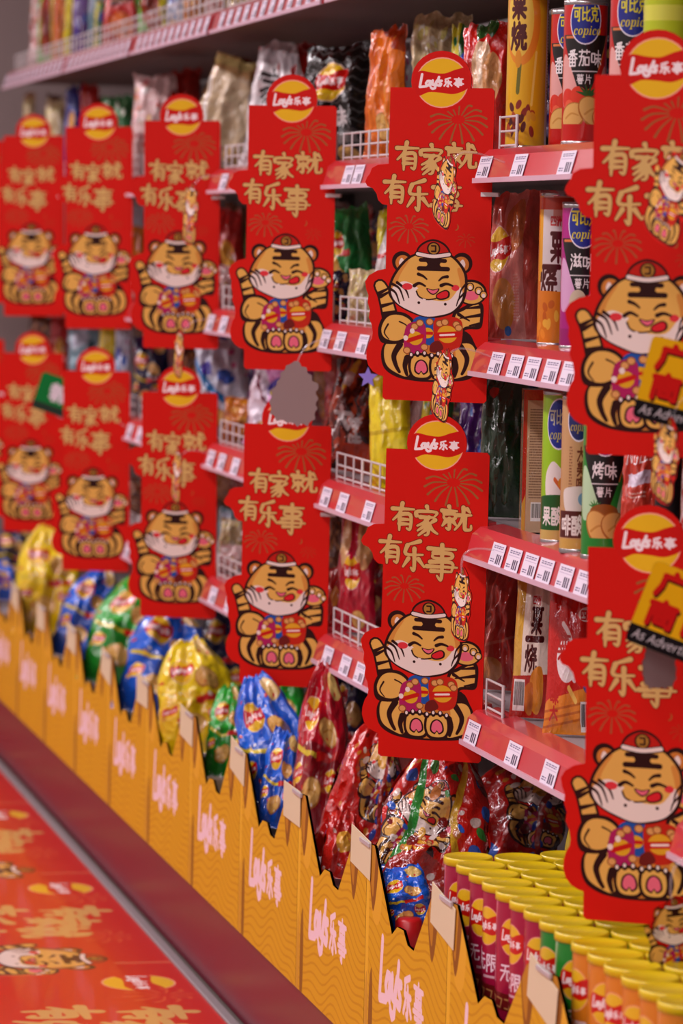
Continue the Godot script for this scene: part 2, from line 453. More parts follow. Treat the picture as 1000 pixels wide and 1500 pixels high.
# the tall narrow can with a blue oval badge on a dark triangle; the print wraps round, 320 x 260 units with the front in the middle
func can_badge(base: String, lower: String, title: String, food: Array, band: String) -> ImageTexture:
	var cv := Canvas.new(320, 260, hex(base))
	var rng := RandomNumberGenerator.new()
	rng.seed = 4
	cv.blob([98, 100, 116, 104, 146, 160, 140, 184, 100, 190, 90, 140], hex(lower))
	cv.blob([206, 130, 222, 120, 222, 184, 190, 180], hex(lower))
	cv.poly([96, 62, 224, 62, 168, 176, 154, 176], hex("14100f"))
	cv.line([108, 66, 132, 66], 5, hex("d8783a"))
	cv.line([224, 64, 196, 122], 4, hex("d8783a"))
	cv.oval(160, 36, 40, 44, hex("e6e2ee"))
	cv.oval(160, 36, 37, 41, hex("1c2a8c"))
	words(cv, "可比克", 128, 10, 21, 3.4, hex("eadf3a"), Vector2(1.02, 0), 1.4)
	cv.latin("copico", serif, 129, 62, 21, hex("e6d23a"), .25)
	words(cv, title, 160 - title.length() * 15, 88, 28, 3.6, hex("f2eeee"), Vector2(1.06, 0), 1.1)
	cv.box(128, 126, 64, 2.4, hex("d8d4d4"))
	words(cv, "薯片", 141, 132, 18, 2.0, hex("f2eeee"))
	for f in food:
		match f[0]:
			"chip": chip(cv, f[1], f[2], f[3], f[4])
			"oval":
				cv.oval(f[1], f[2], f[3], f[4], hex(f[5]))
			"leaf":
				for i in 6:
					var a := -PI / 2 + (i - 2.5) * .5
					cv.line([f[1], f[2], f[1] + cos(a) * f[3], f[2] + sin(a) * f[3] * .7], f[3] * .28, hex(f[4]), 1)
	cv.box(0, 222, 320, 38, hex(band))
	small_print(cv, 250, 80, 60, 22, 5, hex("e8d8d8"), rng)
	barcode(cv, 256, 200, 40, 26, rng)
	return cv.texture()

# the plastic-lidded crisp can with the chip emblem
func can_lid_print(base: String, pale: String) -> ImageTexture:
	var cv := Canvas.new(320, 240, hex(base))
	for i in 2:
		var x := 80.0 + i * 160
		cv.poly([x - 80, 0, x - 40, 0, x - 56, 90, x - 44, 160, x - 80, 160], hex(pale))
		cv.poly([x - 78, 10, x - 62, 10, x - 70, 60], hex(base))
		emblem(cv, x + 8, 74, 36)
		words(cv, "无限", x - 28, 122, 34, 4.0, hex("f0dce4"), Vector2(1.08, .06))
		cv.box(x - 2, 164, 36, 5, hex("e0b0b8"))
		cv.poly([x - 80, 172, x + 80, 186, x + 80, 216, x - 80, 204], hex("6e1414"))
		for j in 6:
			cv.line([x - 60 + j * 24, 184 + j * 2, x - 44 + j * 24, 186 + j * 2, x - 48 + j * 24, 202 + j * 2, x - 60 + j * 24, 200 + j * 2], 3, hex("c08a50"))
	return cv.texture()

func make_prints() -> void:
	T.card = card_print()
	T.black = pack_print("16120f", [["zigzag", [0,1,2,3,4,5,6,7,8,9,10], 12, 26, 5, "4a4644"], ["emblem", 100, 96, 52, .95], ["words", "浪味", 42, 158, 54, 9, "e6dedc"], ["poly", [20,232,180,226,176,252,24,256], "7a726e"], ["chip", 60, 276, 34], ["chip", 140, 280, 32]])
	T.orange = pack_print("ee7c1c", [["poly", [0,0,60,0,40,300,0,300], "d8641a"], ["chip", 120, 230, 44, .5], ["blob", [80,0,200,0,200,60,140,40], "a83408"], ["line", [150,20,130,150,160,290], 8, "f0a040"]])
	T.tomato = pack_print("d02014", [["oval", 92, 110, 46, 70, "e6bd92"], ["oval", 84, 100, 16, 40, "f0dcc0"], ["oval", 140, 130, 40, 56, "d89a60"], ["blob", [60,0,150,0,140,40,100,28,70,42], "2c5a26"], ["emblem", 100, 210, 42]])
	T.white = pack_print("e4dfe0", [["words", "家", 40, 70, 84, 9, "241c1c"], ["oval", 110, 60, 18, 14, "c01c18"], ["poly", [0,0,200,0,200,40,0,64], "d0ccd0"], ["poly", [120,0,200,0,200,90,150,70], "a01812"], ["oval", 160, 120, 26, 30, "e0a81c"], ["print", 30, 230, 140, 7, 8, "302c40"]])
	T.kraft = pack_print("cba670", [["poly", [20,40,180,60,170,240,40,230], "d4bf9c"], ["poly", [120,20,200,10,200,140,150,120], "96683a"], ["line", [10,70,60,250,190,286], 16, "eadfd0"], ["line", [10,70,60,250,190,286], 4, "5a4a3a"], ["poly", [0,0,200,0,200,22,0,30], "e2cf86"]])
	T.darkgreen = pack_print("1c3a24", [["oval", 60, 28, 22, 12, "b02818"], ["poly", [0,80,200,96,200,104,0,90], "23482d"]])
	T.green = pack_print("1d9040", [["oval", 40, 200, 34, 70, "d8a038"], ["poly", [40,110,120,118,120,136,40,130], "c02018"], ["emblem", 54, 96, 36], ["blob", [0,0,80,0,60,60,0,80], "20a048"], ["chip", 70, 200, 38, 1.2], ["oval", 130, 250, 40, 20, "d8c8d0"]])
	T.flames = pack_print("3a0e08", [["flames", 60, "b03a10"], ["flames", 30, "5c1408"], ["oval", 66, 50, 16, 46, "e4b41c", .3], ["poly", [50,36,84,44,78,78,44,70], "d6bcb8"], ["words", "大", 40, 130, 60, 12, "cfc4c2"], ["words", "烤味", 96, 150, 42, 7, "cfc4c2", Vector2(.2, 1.0)], ["poly", [80,226,200,216,200,300,60,300], "b03408"]], 3)
	T.yellow = pack_print("ead61c", [["poly", [0,150,200,142,200,152,0,162], "c8b010"], ["blob", [120,190,200,180,200,300,140,300], "e8d83a"]])
	T.bluewhite = pack_print("ccd2e2", [["line", [10,60,60,150,120,200,160,280], 22, "1c7cc0"], ["oval", 60, 90, 26, 22, "3a2ca0"], ["oval", 130, 120, 30, 24, "2a58b8"], ["specks", 16, 4, 12, "eeeef6", "a8b0d0", "c85a98"], ["chip", 70, 240, 40], ["chip", 140, 250, 44]], 5)
	T.pinkwhite = pack_print("e08ccc", [["blob", [0,60,60,80,90,200,40,300,0,300], "e8dcea"], ["oval", 120, 110, 50, 34, "4030a8"], ["oval", 120, 124, 36, 20, "b8a040"], ["line", [20,70,80,160,150,180], 10, "7a3448"], ["chip", 90, 240, 44], ["chip", 150, 220, 36]], 6)
	T.pink = pack_print("b8102c", [["oval", 44, 70, 28, 70, "dcae74"], ["oval", 150, 70, 44, 74, "d8a868"], ["emblem", 92, 150, 44], ["line", [96,0,92,110], 18, "d0103c"], ["chip", 120, 268, 36]])
	T.redclear = pack_print("cc5446", [["poly", [60,0,140,0,150,300,70,300], "e08c80"], ["oval", 110, 70, 40, 54, "cf7a40"], ["emblem", 42, 120, 48], ["oval", 70, 230, 44, 52, "d8943e"], ["print", 108, 170, 22, 16, 6, "e8b0a0"], ["oval", 84, 284, 12, 10, "2a70c8"]])
	T.redplain = pack_print("b8342a", [["poly", [30,0,90,0,110,300,60,300], "bb4a3c"], ["oval", 80, 250, 60, 30, "c8854a"], ["poly", [0,200,200,170,200,176,0,208], "c46a58"]])
	T.multi = pack_print("c81c14", [["tiger", 10, 30, .19, .3], ["line", [20,0,60,120,20,290], 16, "2a8a34"], ["line", [170,0,130,140,180,290], 14, "d8a828"], ["specks", 46, 5, 15, "b86a20", "2c56b0", "d8c0b4", "3a8a34", "d9a02c", "7a1410"], ["blob", [30,230,90,210,150,240,130,296,50,296], "a8281c"], ["specks", 10, 4, 10, "2c62c8", "e0d0c8"]], 8)
	T.multi2 = pack_print("bf160f", [["tiger", 20, 30, .2, -.25], ["oval", 150, 60, 26, 50, "d9a23a", .4], ["oval", 60, 250, 34, 22, "2b59b8"], ["specks", 22, 4, 13, "c87a24", "dcccc0", "24409a", "6c100c"], ["line", [180,10,150,150,190,280], 12, "8a1a12"]], 11)
	for q in [["chipblue", "1766e0", "1250b8"], ["chipgreen", "2ab034", "1c8a28"], ["chipyellow", "f0d414", "e0b80c"], ["chipred", "b80c22", "8a0818"], ["chipnavy", "16204a", "101838"]]:
		T[q[0]] = pack_print(q[1], [["blob", [0,180,70,150,200,190,200,300,0,300], q[2]], ["emblem", 66, 96, 34], ["emblem", 150, 210, 22], ["emblem", 30, 200, 18], ["chip", 132, 128, 34, .4], ["chip", 84, 236, 38, -.3], ["blob", [120,20,170,10,190,50,150,64], "d9b86a"], ["line", [10,150,60,170,120,176], 9, "d8c030"], ["poly", [96,168,170,158,172,172,98,184], "c81c18"], ["specks", 14, 3, 7, "f0e8e0", "c83020", "d8a040"]])
	T.sweets = pack_print("d8b4b0", [["specks", 60, 5, 14, "d85a24", "e0dcd8", "c02c20", "e2b048", "b84a5a"]], 21)
	T.sweetgreen = pack_print("3e7a4a", [["specks", 34, 5, 16, "8ac08a", "d6e0c8", "2a5a3a", "58a0a0"]], 22)
	T.sweetblue = pack_print("2a3c96", [["oval", 100, 120, 44, 40, "e0a028"], ["oval", 100, 220, 40, 36, "d0a0b8"], ["specks", 14, 5, 12, "1c2a70", "c8b0d0"]], 23)
	T.sweetred = pack_print("bc2018", [["oval", 110, 150, 46, 50, "e0a83a"], ["specks", 16, 5, 14, "d83828", "eecfc6", "7a100c"]], 24)
	T.beige = pack_print("cbb68a", [["specks", 40, 6, 18, "e2dcc8", "b49a5c", "d9cf7a", "f0ece0"]], 25)
	T.brown = pack_print("6e3c22", [["specks", 40, 5, 16, "a8602c", "4a2412", "c88a50"]], 26)
	T.teal = pack_print("7fa6b4", [["specks", 26, 6, 16, "d0dce0", "4a7a9a", "2c5a6a"], ["poly", [20,30,120,10,130,80,30,100], "c8d4e6"]], 27)
	T.orangechips = pack_print("c8741c", [["specks", 30, 10, 22, "dc8e24", "b05c14", "e0a440"]], 28)
	T.purple = pack_print("5a2a84", [["specks", 24, 5, 16, "8a4ab0", "2c60c8", "d8c8e4", "30184a"]], 29)
	T.bluegreen = pack_print("2c6a34", [["poly", [0,0,70,0,60,300,0,300], "d8cc2c"], ["oval", 120, 90, 40, 30, "2a4ab0"], ["specks", 12, 6, 16, "e0e0d8", "1c8a4a"]], 30)
	T.snackred = pack_print("c8220c", [["poly", [30,60,150,30,160,100,40,130], "4a1a14"], ["words", "一", 50, 60, 80, 9, "d89a7a"], ["blob", [40,180,100,150,160,190,140,250,60,250], "e0742c"], ["blob", [150,0,200,0,200,150,170,120], "6ab830"]], 31)
	T.snackgreen = pack_print("5cb82c", [["blob", [40,40,160,20,190,120,150,240,60,220], "b8401c"], ["oval", 110, 120, 40, 60, "8a3018"], ["poly", [150,0,200,0,200,300,180,300], "e0d42c"]], 32)
	T.whiteyellow = pack_print("dcd6d4", [["blob", [0,0,80,0,50,90,10,120], "d2cc24"], ["line", [20,128,180,120], 12, "c03030"], ["poly", [30,190,80,180,70,300,40,300], "d6c832"], ["print", 120, 160, 60, 14, 8, "b8a8a8"]])
	T.pouch = pack_print("c83a24", [["latin", "NGLES", 24, 60, 52, "f0e4e0"], ["poly", [40,86,160,80,164,110,46,118], "dccfe0"], ["print", 60, 130, 90, 2, 9, "f0c8b8"], ["blob", [30,200,100,170,170,210,160,290,40,290], "d8742c"]])
	T.cornpack = pack_print("e8dccc", [["poly", [0,0,50,0,44,300,0,300], "d8ac44"], ["oval", 110, 46, 26, 11, "f0ecec"], ["words", "四洲", 88, 38, 20, 3, "c02828"], ["words", "粟", 88, 62, 58, 9, "4a0c0c"], ["words", "一", 66, 86, 90, 14, "4a0c0c"], ["words", "烧", 66, 142, 60, 8, "4a0c0c"], ["poly", [0,212,200,204,200,300,0,300], "b01c10"], ["blob", [100,206,150,190,160,250,130,292,96,270], "dc8a28"], ["blob", [70,236,110,226,104,290,76,286], "c86a18"], ["bars", 14, 218, 56, 68]])
	T.fries = pack_print("be140c", [["oval", 150, 58, 34, 15, "eee6e6"], ["words", "四洲", 126, 48, 22, 3, "c02828"], ["line", [60,80,90,110,66,150,110,190], 12, "e8d8d8"], ["oval", 80, 150, 40, 46, "e8dcdc"], ["words", "粟烧", 40, 100, 52, 6, "b01c18"], ["words", "一", 96, 90, 90, 12, "1c1414"], ["poly", [70,176,110,172,110,186,70,190], "ece4e0"], ["blob", [0,240,60,222,200,206,200,300,0,300], "dc8426"], ["line", [0,256,200,226], 5, "b8601a"], ["line", [0,272,200,242], 5, "b8601a"], ["line", [0,288,200,258], 5, "b8601a"], ["words", "味大", 20, 210, 30, 5, "c01c18", Vector2(0, 1.1)], ["line", [90,206,116,232], 12, "e6bc5a"], ["oval", 166, 196, 24, 22, "3a5a9a"], ["bars", 134, 232, 60, 62]])
	T.carton = pack_print("c9a684", [["poly", [0,0,200,0,200,22,0,22], "bc2014"], ["poly", [0,0,26,0,26,300,0,300], "bc2014"], ["print", 44, 40, 140, 34, 5.6, "7a5a48"], ["bars", 60, 236, 110, 40], ["poly", [0,240,24,220,24,300,0,300], "d8a03a"]])
	# cans
	T.can_tomato = can_badge("c4140e", "e6a8a0", "番茄味", [["oval", 116, 176, 20, 18, "d8301c"], ["oval", 146, 170, 20, 16, "dc3a20"], ["oval", 180, 172, 19, 16, "d0280f"], ["leaf", 170, 170, 30, "245a22"], ["oval", 122, 190, 14, 12, "e8603c"], ["chip", 130, 208, 36, -.3], ["chip", 182, 200, 38, .5], ["chip", 210, 212, 30, .2]], "c4140e")
	T.can_magenta = can_badge("a8187e", "d8a8d0", "滋味", [["oval", 150, 176, 22, 24, "cfc4a8"], ["oval", 196, 176, 26, 22, "d8d4b8"], ["chip", 176, 212, 40, .5], ["chip", 206, 206, 32, -.2]], "96106a")
	T.can_green = can_badge("1f8a2c", "b8dcb0", "烤味", [["leaf", 140, 168, 18, "2c7a2c"], ["oval", 160, 176, 34, 14, "96581c"], ["chip", 150, 206, 40, .7], ["chip", 192, 204, 40, .3], ["chip", 214, 196, 28, -.2]], "1f8a2c")
	var rng := RandomNumberGenerator.new()
	rng.seed = 9
	var cv := Canvas.new(320, 260, hex("96c81e"))              # lime can
	cv.oval(160, 56, 40, 44, hex("e6e2ee"))
	cv.oval(160, 56, 37, 41, hex("1c2a8c"))
	words(cv, "可比克", 128, 30, 21, 3.4, hex("b9b8a0"), Vector2(1.02, 0), 1.4)
	cv.latin("copico", serif, 129, 82, 21, hex("b9b060"), .25)
	cv.blob([120, 140, 140, 120, 160, 126, 190, 150, 186, 180, 150, 176, 128, 190, 118, 170], hex("e8e2dc"))
	cv.line([150, 150, 200, 186], 8, hex("d2642c"))
	cv.oval(176, 156, 16, 10, hex("d88c2c"))
	cv.blob([60, 190, 160, 176, 260, 190, 260, 240, 60, 240], hex("1c5a20"))
	words(cv, "果酸奶", 108, 196, 32, 4.4, hex("efe9e4"))
	cv.box(0, 236, 320, 24, hex("ccb060"))
	T.can_lime = cv.texture()
	cv = Canvas.new(320, 260, hex("c49a68"))                     # coffee can
	cv.oval(160, 40, 36, 36, hex("e6e2ee"))
	cv.oval(160, 40, 33, 33, hex("1c2464"))
	cv.latin("copico", serif, 132, 58, 19, hex("b9a050"), .25)
	words(cv, "大美啡天", 156, 84, 24, 3.4, hex("6a2a18"), Vector2(0, 1.0))
	small_print(cv, 132, 84, 10, 16, 5, hex("8a5a3a"), rng)
	cv.blob([112, 160, 140, 150, 190, 152, 210, 180, 190, 196, 130, 196], hex("e4dcd4"))
	cv.oval(184, 170, 22, 12, hex("7aa8c8"))
	cv.box(96, 190, 128, 44, hex("541a14"))
	words(cv, "啡酸奶", 108, 196, 34, 4.6, hex("efe9e4"))
	cv.box(0, 236, 320, 24, hex("cfa850"))
	T.can_coffee = cv.texture()
	cv = Canvas.new(320, 260, hex("d8d2d0"))                     # silver and orange can
	cv.box(40, 0, 70, 260, hex("dc7a14"))
	cv.box(150, 0, 60, 46, hex("c88a7a"))
	cv.box(96, 0, 20, 150, hex("e2a428"))
	cv.box(70, 10, 200, 20, hex("b83c20"))
	words(cv, "四洲", 142, 40, 18, 2.6, hex("c02828"))
	words(cv, "粟", 142, 66, 52, 7, hex("4a0c0c"))
	words(cv, "一", 116, 96, 60, 9, hex("4a0c0c"))
	words(cv, "烧", 108, 122, 58, 7, hex("4a0c0c"))
	cv.blob([60, 180, 130, 166, 240, 182, 240, 260, 60, 260], hex("d87c16"))
	for i in 14:
		cv.oval(rng.randf_range(70, 220), rng.randf_range(186, 250), 10, 7, hex(["eab03a", "c05c10", "e89028"][i % 3]), rng.randf() * 3)
	T.can_corn = cv.texture()
	cv = Canvas.new(320, 260, hex("e2b01c"))                     # yellow can with a white label at its back
	cv.oval(130, 60, 50, 70, hex("e08a24"))
	cv.oval(124, 60, 38, 58, hex("e6c44a"))
	words(cv, "粟烧", 100, 14, 44, 7, hex("4a0c0c"), Vector2(0, 1.1))
	for i in 22:
		cv.oval(rng.randf_range(92, 170), rng.randf_range(188, 240), 9, 6, hex(["5a1c18", "8a2c20", "a8441c", "d8a030"][i % 4]), rng.randf() * 3)
	cv.line([128, 130, 124, 170], 10, hex("6a6a24"))
	cv.oval(124, 120, 9, 14, hex("d89020"))
	cv.line([170, 110, 160, 190], 6, hex("f0d468"))
	cv.box(204, 0, 60, 260, hex("d8ccd0"))
	small_print(cv, 212, 8, 44, 40, 4.8, hex("786a70"), rng)
	barcode(cv, 216, 216, 34, 30, rng)
	T.can_yellow = cv.texture()
	cv = Canvas.new(320, 260, hex("b8cc18"))                     # yellow green can
	cv.latin("Ss", serif, 100, 60, 60, hex("1c2a6c"), .3)
	cv.line([150, 30, 230, 26], 6, hex("1c3a7c"))
	cv.box(0, 90, 320, 20, hex("d8dc50"))
	T.can_citrus = cv.texture()
	T.lid_red = can_lid_print("a4103c", "dc7a90")
	T.lid_green = can_lid_print("1f8428", "8cc890")
	T.lid_orange = can_lid_print("d8801c", "e6b070")
	# price tag
	cv = Canvas.new(48, 64, hex("e6dcea"))
	small_print(cv, 6, 7, 36, 2, 5, hex("6a6080"), rng)
	cv.box(4, 20, 40, 1.5, hex("b8a8c4"))
	small_print(cv, 4, 44, 14, 2, 6, hex("6a6080"), rng)
	for x in [24, 30, 37]:
		cv.box(x, 30, 4, 26, hex("463a50"))
	T.tag = cv.texture()
	# bin front: one panel, 0.466 m x 0.30 m
	cv = Canvas.new(466, 310, hex("d29c1a"))
	for j in 26:
		var a := []
		for i in 26:
			a.append(i * 20 - 10)
			a.append(j * 15 + sin(i * .75 + j * .35) * 9 + sin(i * .31) * 14 - 10)
		cv.line(a, 3.4, hex("c48a14"))
	cv.box(0, 0, 20, 310, hex("e2ac2c"))
	cv.blob([26, 60, 40, 20, 78, 14, 96, 40, 92, 90, 74, 112, 50, 110, 34, 92], hex("dca42c"))
	for q in [[44, 48, 24, 50], [386, 52, 26, 52]]:     # dark chip tips printed beside the cut edges
		cv.blob([q[0] - q[2], q[1] - q[3], q[0] + q[2], q[1] - q[3], q[0] + q[2], q[1], q[0], q[1] + q[3], q[0] - q[2], q[1]], hex("8a5418"))
		cv.blob([q[0] - q[2] * .8, q[1] - q[3], q[0] + q[2] * .4, q[1] - q[3], q[0] + q[2] * .2, q[1], q[0] - q[2] * .1, q[1] + q[3] * .6, q[0] - q[2] * .8, q[1]], hex("b87c20"))
	cv.blob([30, 210, 44, 180, 52, 240, 48, 310, 30, 310], hex("8e5c1c"))
	cv.blob([4, 220, 14, 190, 22, 250, 18, 310, 4, 310], hex("c8922c"))
	emblem_words(cv, 222, 180, 148, hex("eccad2"), 1.15)
	T.panel = cv.texture()
	# floor film: one repeat is 0.943 m along the aisle by 0.8 m across, its top towards the shelf
	cv = Canvas.new(660, 560, hex("c81408"))
	cv.at(Vector2.ZERO, Vector2(700, 700))
	emblem(cv, .09, .115, .066)
	firework(cv, .20, .09, .06, .06, 10, hex("d8552c"), .008)
	firework(cv, .60, .10, .06, .05, 10, hex("d8552c"), .007)
	cv.box(.853, .0, .006, .13, hex("e08a5a"))
	cv.box(.0, .28, .004, .25, hex("e08a5a"))
	for g in [["有", .29, .06, .11, .13], ["家", .39, .10, .11, .13], ["就", .49, .13, .11, .13], ["有", .27, .22, .11, .13], ["乐", .37, .26, .11, .13], ["事", .47, .29, .12, .13]]:
		han(cv, g[0], g[1], g[2], g[3], g[4], .026, hex("d2a45e"), .014, true)
	cv.at(Vector2(422, 65), Vector2(.2765, .2765))
	tiger(cv)
	T.floor = cv.texture()
	# signs
	cv = Canvas.new(220, 200, hex("e8b40a"))
	for off in [[4.0, 5.0, "3a0808"], [0.0, 0.0, "c81410"]]:
		for g in [["广", 26, 14], ["告", 122, 14], ["商", 26, 84], ["品", 122, 84]]:
			han(cv, g[0], g[1] + off[0], g[2] + off[1], 74, 60, 14, hex(off[2]))
	cv.box(0, 156, 220, 44, hex("141012"))
	cv.latin("As Advertised", sans, 12, 187, 30, hex("e4dede"), .2)
	T.sign = cv.texture()
	cv = Canvas.new(160, 150, hex("0c7a34"))
	cv.box(0, 118, 160, 32, hex("24382c"))
	words(cv, "新品", 50, 30, 58, 11, hex("e6dce4"), Vector2(.9, -.06), 1.2)
	T.greensign = cv.texture()

# ---------------------------------------------------------------- materials
func paint(c: String, rough := 0.5, metal := 0.0) -> StandardMaterial3D:
	var m := StandardMaterial3D.new()
	m.albedo_color = hex(c)
	m.roughness = rough
	m.metallic = metal
	return m

func printed(t: Texture2D, rough := 0.4, crinkle := 0.0, coat := 0.0) -> StandardMaterial3D:
	var m := StandardMaterial3D.new()
	m.albedo_texture = t
	m.roughness = rough
	if crinkle > 0.0:
		m.normal_enabled = true
		m.normal_texture = bump
		m.normal_scale = crinkle
	if coat > 0.0:
		m.clearcoat_enabled = true
		m.clearcoat = coat
		m.clearcoat_roughness = 0.06
	return m

func make_materials() -> void:
	var n := FastNoiseLite.new()
	n.noise_type = FastNoiseLite.TYPE_SIMPLEX
	n.fractal_type = FastNoiseLite.FRACTAL_RIDGED
	n.fractal_octaves = 3
	n.frequency = 0.012
	n.seed = 5
	bump = NoiseTexture2D.new()
	bump.width = 512
	bump.height = 512
	bump.seamless = true
	bump.as_normal_map = true
	bump.bump_strength = 6.0
	bump.noise = n
	for k in T:
		M[k] = printed(T[k], 0.13, 0.8, 0.8)
	for k in ["darkgreen", "yellow", "redclear", "redplain", "cornpack", "fries", "carton"]:
		M[k].normal_scale = 0.45
	for k in ["card", "panel", "tag", "sign", "greensign"]:
		M[k] = printed(T[k], 0.5)
		M[k].metallic_specular = 0.25
	for k in ["can_tomato", "can_magenta", "can_green", "can_lime", "can_coffee", "can_corn", "can_yellow", "can_citrus", "lid_red", "lid_green", "lid_orange"]:
		M[k] = printed(T[k], 0.3, 0.0, 0.4)
	M.floor_film = printed(T.floor, 0.32, 0.0, 0.3)
	M.paper_edge = paint("e8dcd8", 0.6)
	M.card_back = paint("9a8684", 0.7)
	M.board_edge = paint("9a7a4a", 0.8)
	M.rail = paint("cf3c46", 0.3)
	M.rail.clearcoat_enabled = true
	M.rail.clearcoat = 0.8
	M.rail.clearcoat_roughness = 0.1
	M.rail_edge = paint("d8b4c4", 0.3)
	M.rail_top = paint("c4181c", 0.35)
	M.shelf = paint("a69c9e", 0.45)
	M.back = paint("8a8280", 0.7)
	M.upright = paint("5a5252", 0.5)
	M.wire = paint("d8d2d2", 0.35)
	M.lid = paint("dcc012", 0.28)
	M.lid.subsurf_scatter_enabled = true
	M.lid.subsurf_scatter_strength = 0.05
	M.tin = paint("b8b4b4", 0.25, 0.8)
	M.kick = paint("6a1028", 0.3)
	M.trim_metal = paint("9a9496", 0.4, 0.3)
	M.tape = paint("d8c8a4", 0.5)
	M.deck = paint("a69c9e", 0.45)
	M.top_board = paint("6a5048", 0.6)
	M.holder = paint("b8b0b0", 0.3)
	M.black_cap = paint("141214", 0.4)
	M.star = paint("8a78d0", 0.4)
	M.clear = StandardMaterial3D.new()
	M.clear.albedo_color = Color(0.95, 0.93, 0.95, 0.12)
	M.clear.transparency = BaseMaterial3D.TRANSPARENCY_ALPHA
	M.clear.roughness = 0.08

# ---------------------------------------------------------------- shapes
func quad(st: SurfaceTool, a: Vector3, b: Vector3, c: Vector3, d: Vector3) -> void:   # anticlockwise seen from outside
	for v in [a, c, b, a, d, c]:
		st.add_vertex(v)

func box_into(st: SurfaceTool, lo: Vector3, hi: Vector3) -> void:
	var p := func(i: int) -> Vector3: return Vector3(hi.x if i & 1 else lo.x, hi.y if i & 2 else lo.y, hi.z if i & 4 else lo.z)
	st.set_smooth_group(-1)
	for f in [[4, 5, 7, 6], [1, 0, 2, 3], [5, 1, 3, 7], [0, 4, 6, 2], [6, 7, 3, 2], [0, 1, 5, 4]]:
		quad(st, p.call(f[0]), p.call(f[1]), p.call(f[2]), p.call(f[3]))

func fresh() -> SurfaceTool:
	var st := SurfaceTool.new()
	st.begin(Mesh.PRIMITIVE_TRIANGLES)
	return st

func done(st: SurfaceTool) -> ArrayMesh:
	st.generate_normals()
	return st.commit()

func slab(lo: Vector3, hi: Vector3, bevel := 0.0) -> ArrayMesh:        # a box, with small chamfers along its edges
	if bevel <= 0.0:
		var st := fresh()
		box_into(st, lo, hi)
		return done(st)
	var pts := []
	var st2 := fresh()
	st2.set_smooth_group(-1)
	var c := (lo + hi) * 0.5
	var e := (hi - lo) * 0.5
	var v := func(s: Vector3, ax: int) -> Vector3:                     # corner s with the chamfer taken from the other two axes
		var q := s * e
		for i in 3:
			if i != ax:
				q[i] -= s[i] * bevel
		return c + q
	for ax in 3:                                                       # faces
		var u := (ax + 1) % 3
		var w := (ax + 2) % 3
		for sg in [-1.0, 1.0]:
			var corner := []
			for k in [[-1, -1], [1, -1], [1, 1], [-1, 1]]:
				var s := Vector3()
				s[ax] = sg
				s[u] = k[0]
				s[w] = k[1]
				corner.append(v.call(s, ax))
			if sg > 0:
				quad(st2, corner[0], corner[1], corner[2], corner[3])
			else:
				quad(st2, corner[3], corner[2], corner[1], corner[0])
		for a in [-1.0, 1.0]:                                          # chamfers along axis ax
			for b in [-1.0, 1.0]:
				var s0 := Vector3()
				s0[ax] = -1
				s0[u] = a
				s0[w] = b
				var s1 := s0
				s1[ax] = 1
				if a * b > 0:
					quad(st2, v.call(s0, u), v.call(s0, w), v.call(s1, w), v.call(s1, u))
				else:
					quad(st2, v.call(s1, u), v.call(s1, w), v.call(s0, w), v.call(s0, u))
	for a in [-1.0, 1.0]:
		for b in [-1.0, 1.0]:
			for d in [-1.0, 1.0]:
				var s := Vector3(a, b, d)
				var tri := [v.call(s, 0), v.call(s, 1), v.call(s, 2)]
				if a * b * d > 0:
					tri = [tri[0], tri[2], tri[1]]
				for q in tri:
					st2.add_vertex(q)
	return done(st2)

func extrude(outline: PackedVector2Array, thick: float, uv0: Vector2, uv1: Vector2, curl := 0.0) -> ArrayMesh:
	# a flat printed sheet in the xy plane; uv0..uv1 are the outline coordinates that map to the print's corners (v downwards)
	var tris := Geometry2D.triangulate_polygon(outline)
	var mesh := ArrayMesh.new()
	var bend := func(p: Vector2, z: float) -> Vector3: return Vector3(p.x, p.y, z - curl * p.x * p.x)
	var area := 0.0
	for i in outline.size():
		var q := outline[(i + 1) % outline.size()]
		area += outline[i].x * q.y - q.x * outline[i].y
	for side in 2:
		var st := fresh()
		var z := thick * 0.5 if side == 0 else -thick * 0.5
		for i in range(0, tris.size(), 3):
			var a := outline[tris[i]]
			var b := outline[tris[i + 1]]
			var c := outline[tris[i + 2]]
			var ccw := (b - a).cross(c - a) > 0.0
			var order := [a, c, b] if ccw == (side == 0) else [a, b, c]
			for p in order:
				st.set_uv(Vector2((p.x - uv0.x) / (uv1.x - uv0.x), (p.y - uv0.y) / (uv1.y - uv0.y)))
				st.set_normal(Vector3(0, 0, 1 if side == 0 else -1))
				st.add_vertex(bend.call(p, z))
		if side == 1:
			for i in outline.size():
				var a := outline[i]
				var b := outline[(i + 1) % outline.size()]
				if area < 0.0:
					var s := a
					a = b
					b = s
				var n := Vector3((b - a).y, -(b - a).x, 0).normalized()
				for v in [bend.call(a, thick * .5), bend.call(b, -thick * .5), bend.call(b, thick * .5), bend.call(a, thick * .5), bend.call(a, -thick * .5), bend.call(b, -thick * .5)]:
					st.set_normal(n)
					st.set_uv(Vector2.ZERO)
					st.add_vertex(v)
		mesh = st.commit(mesh)
	return mesh

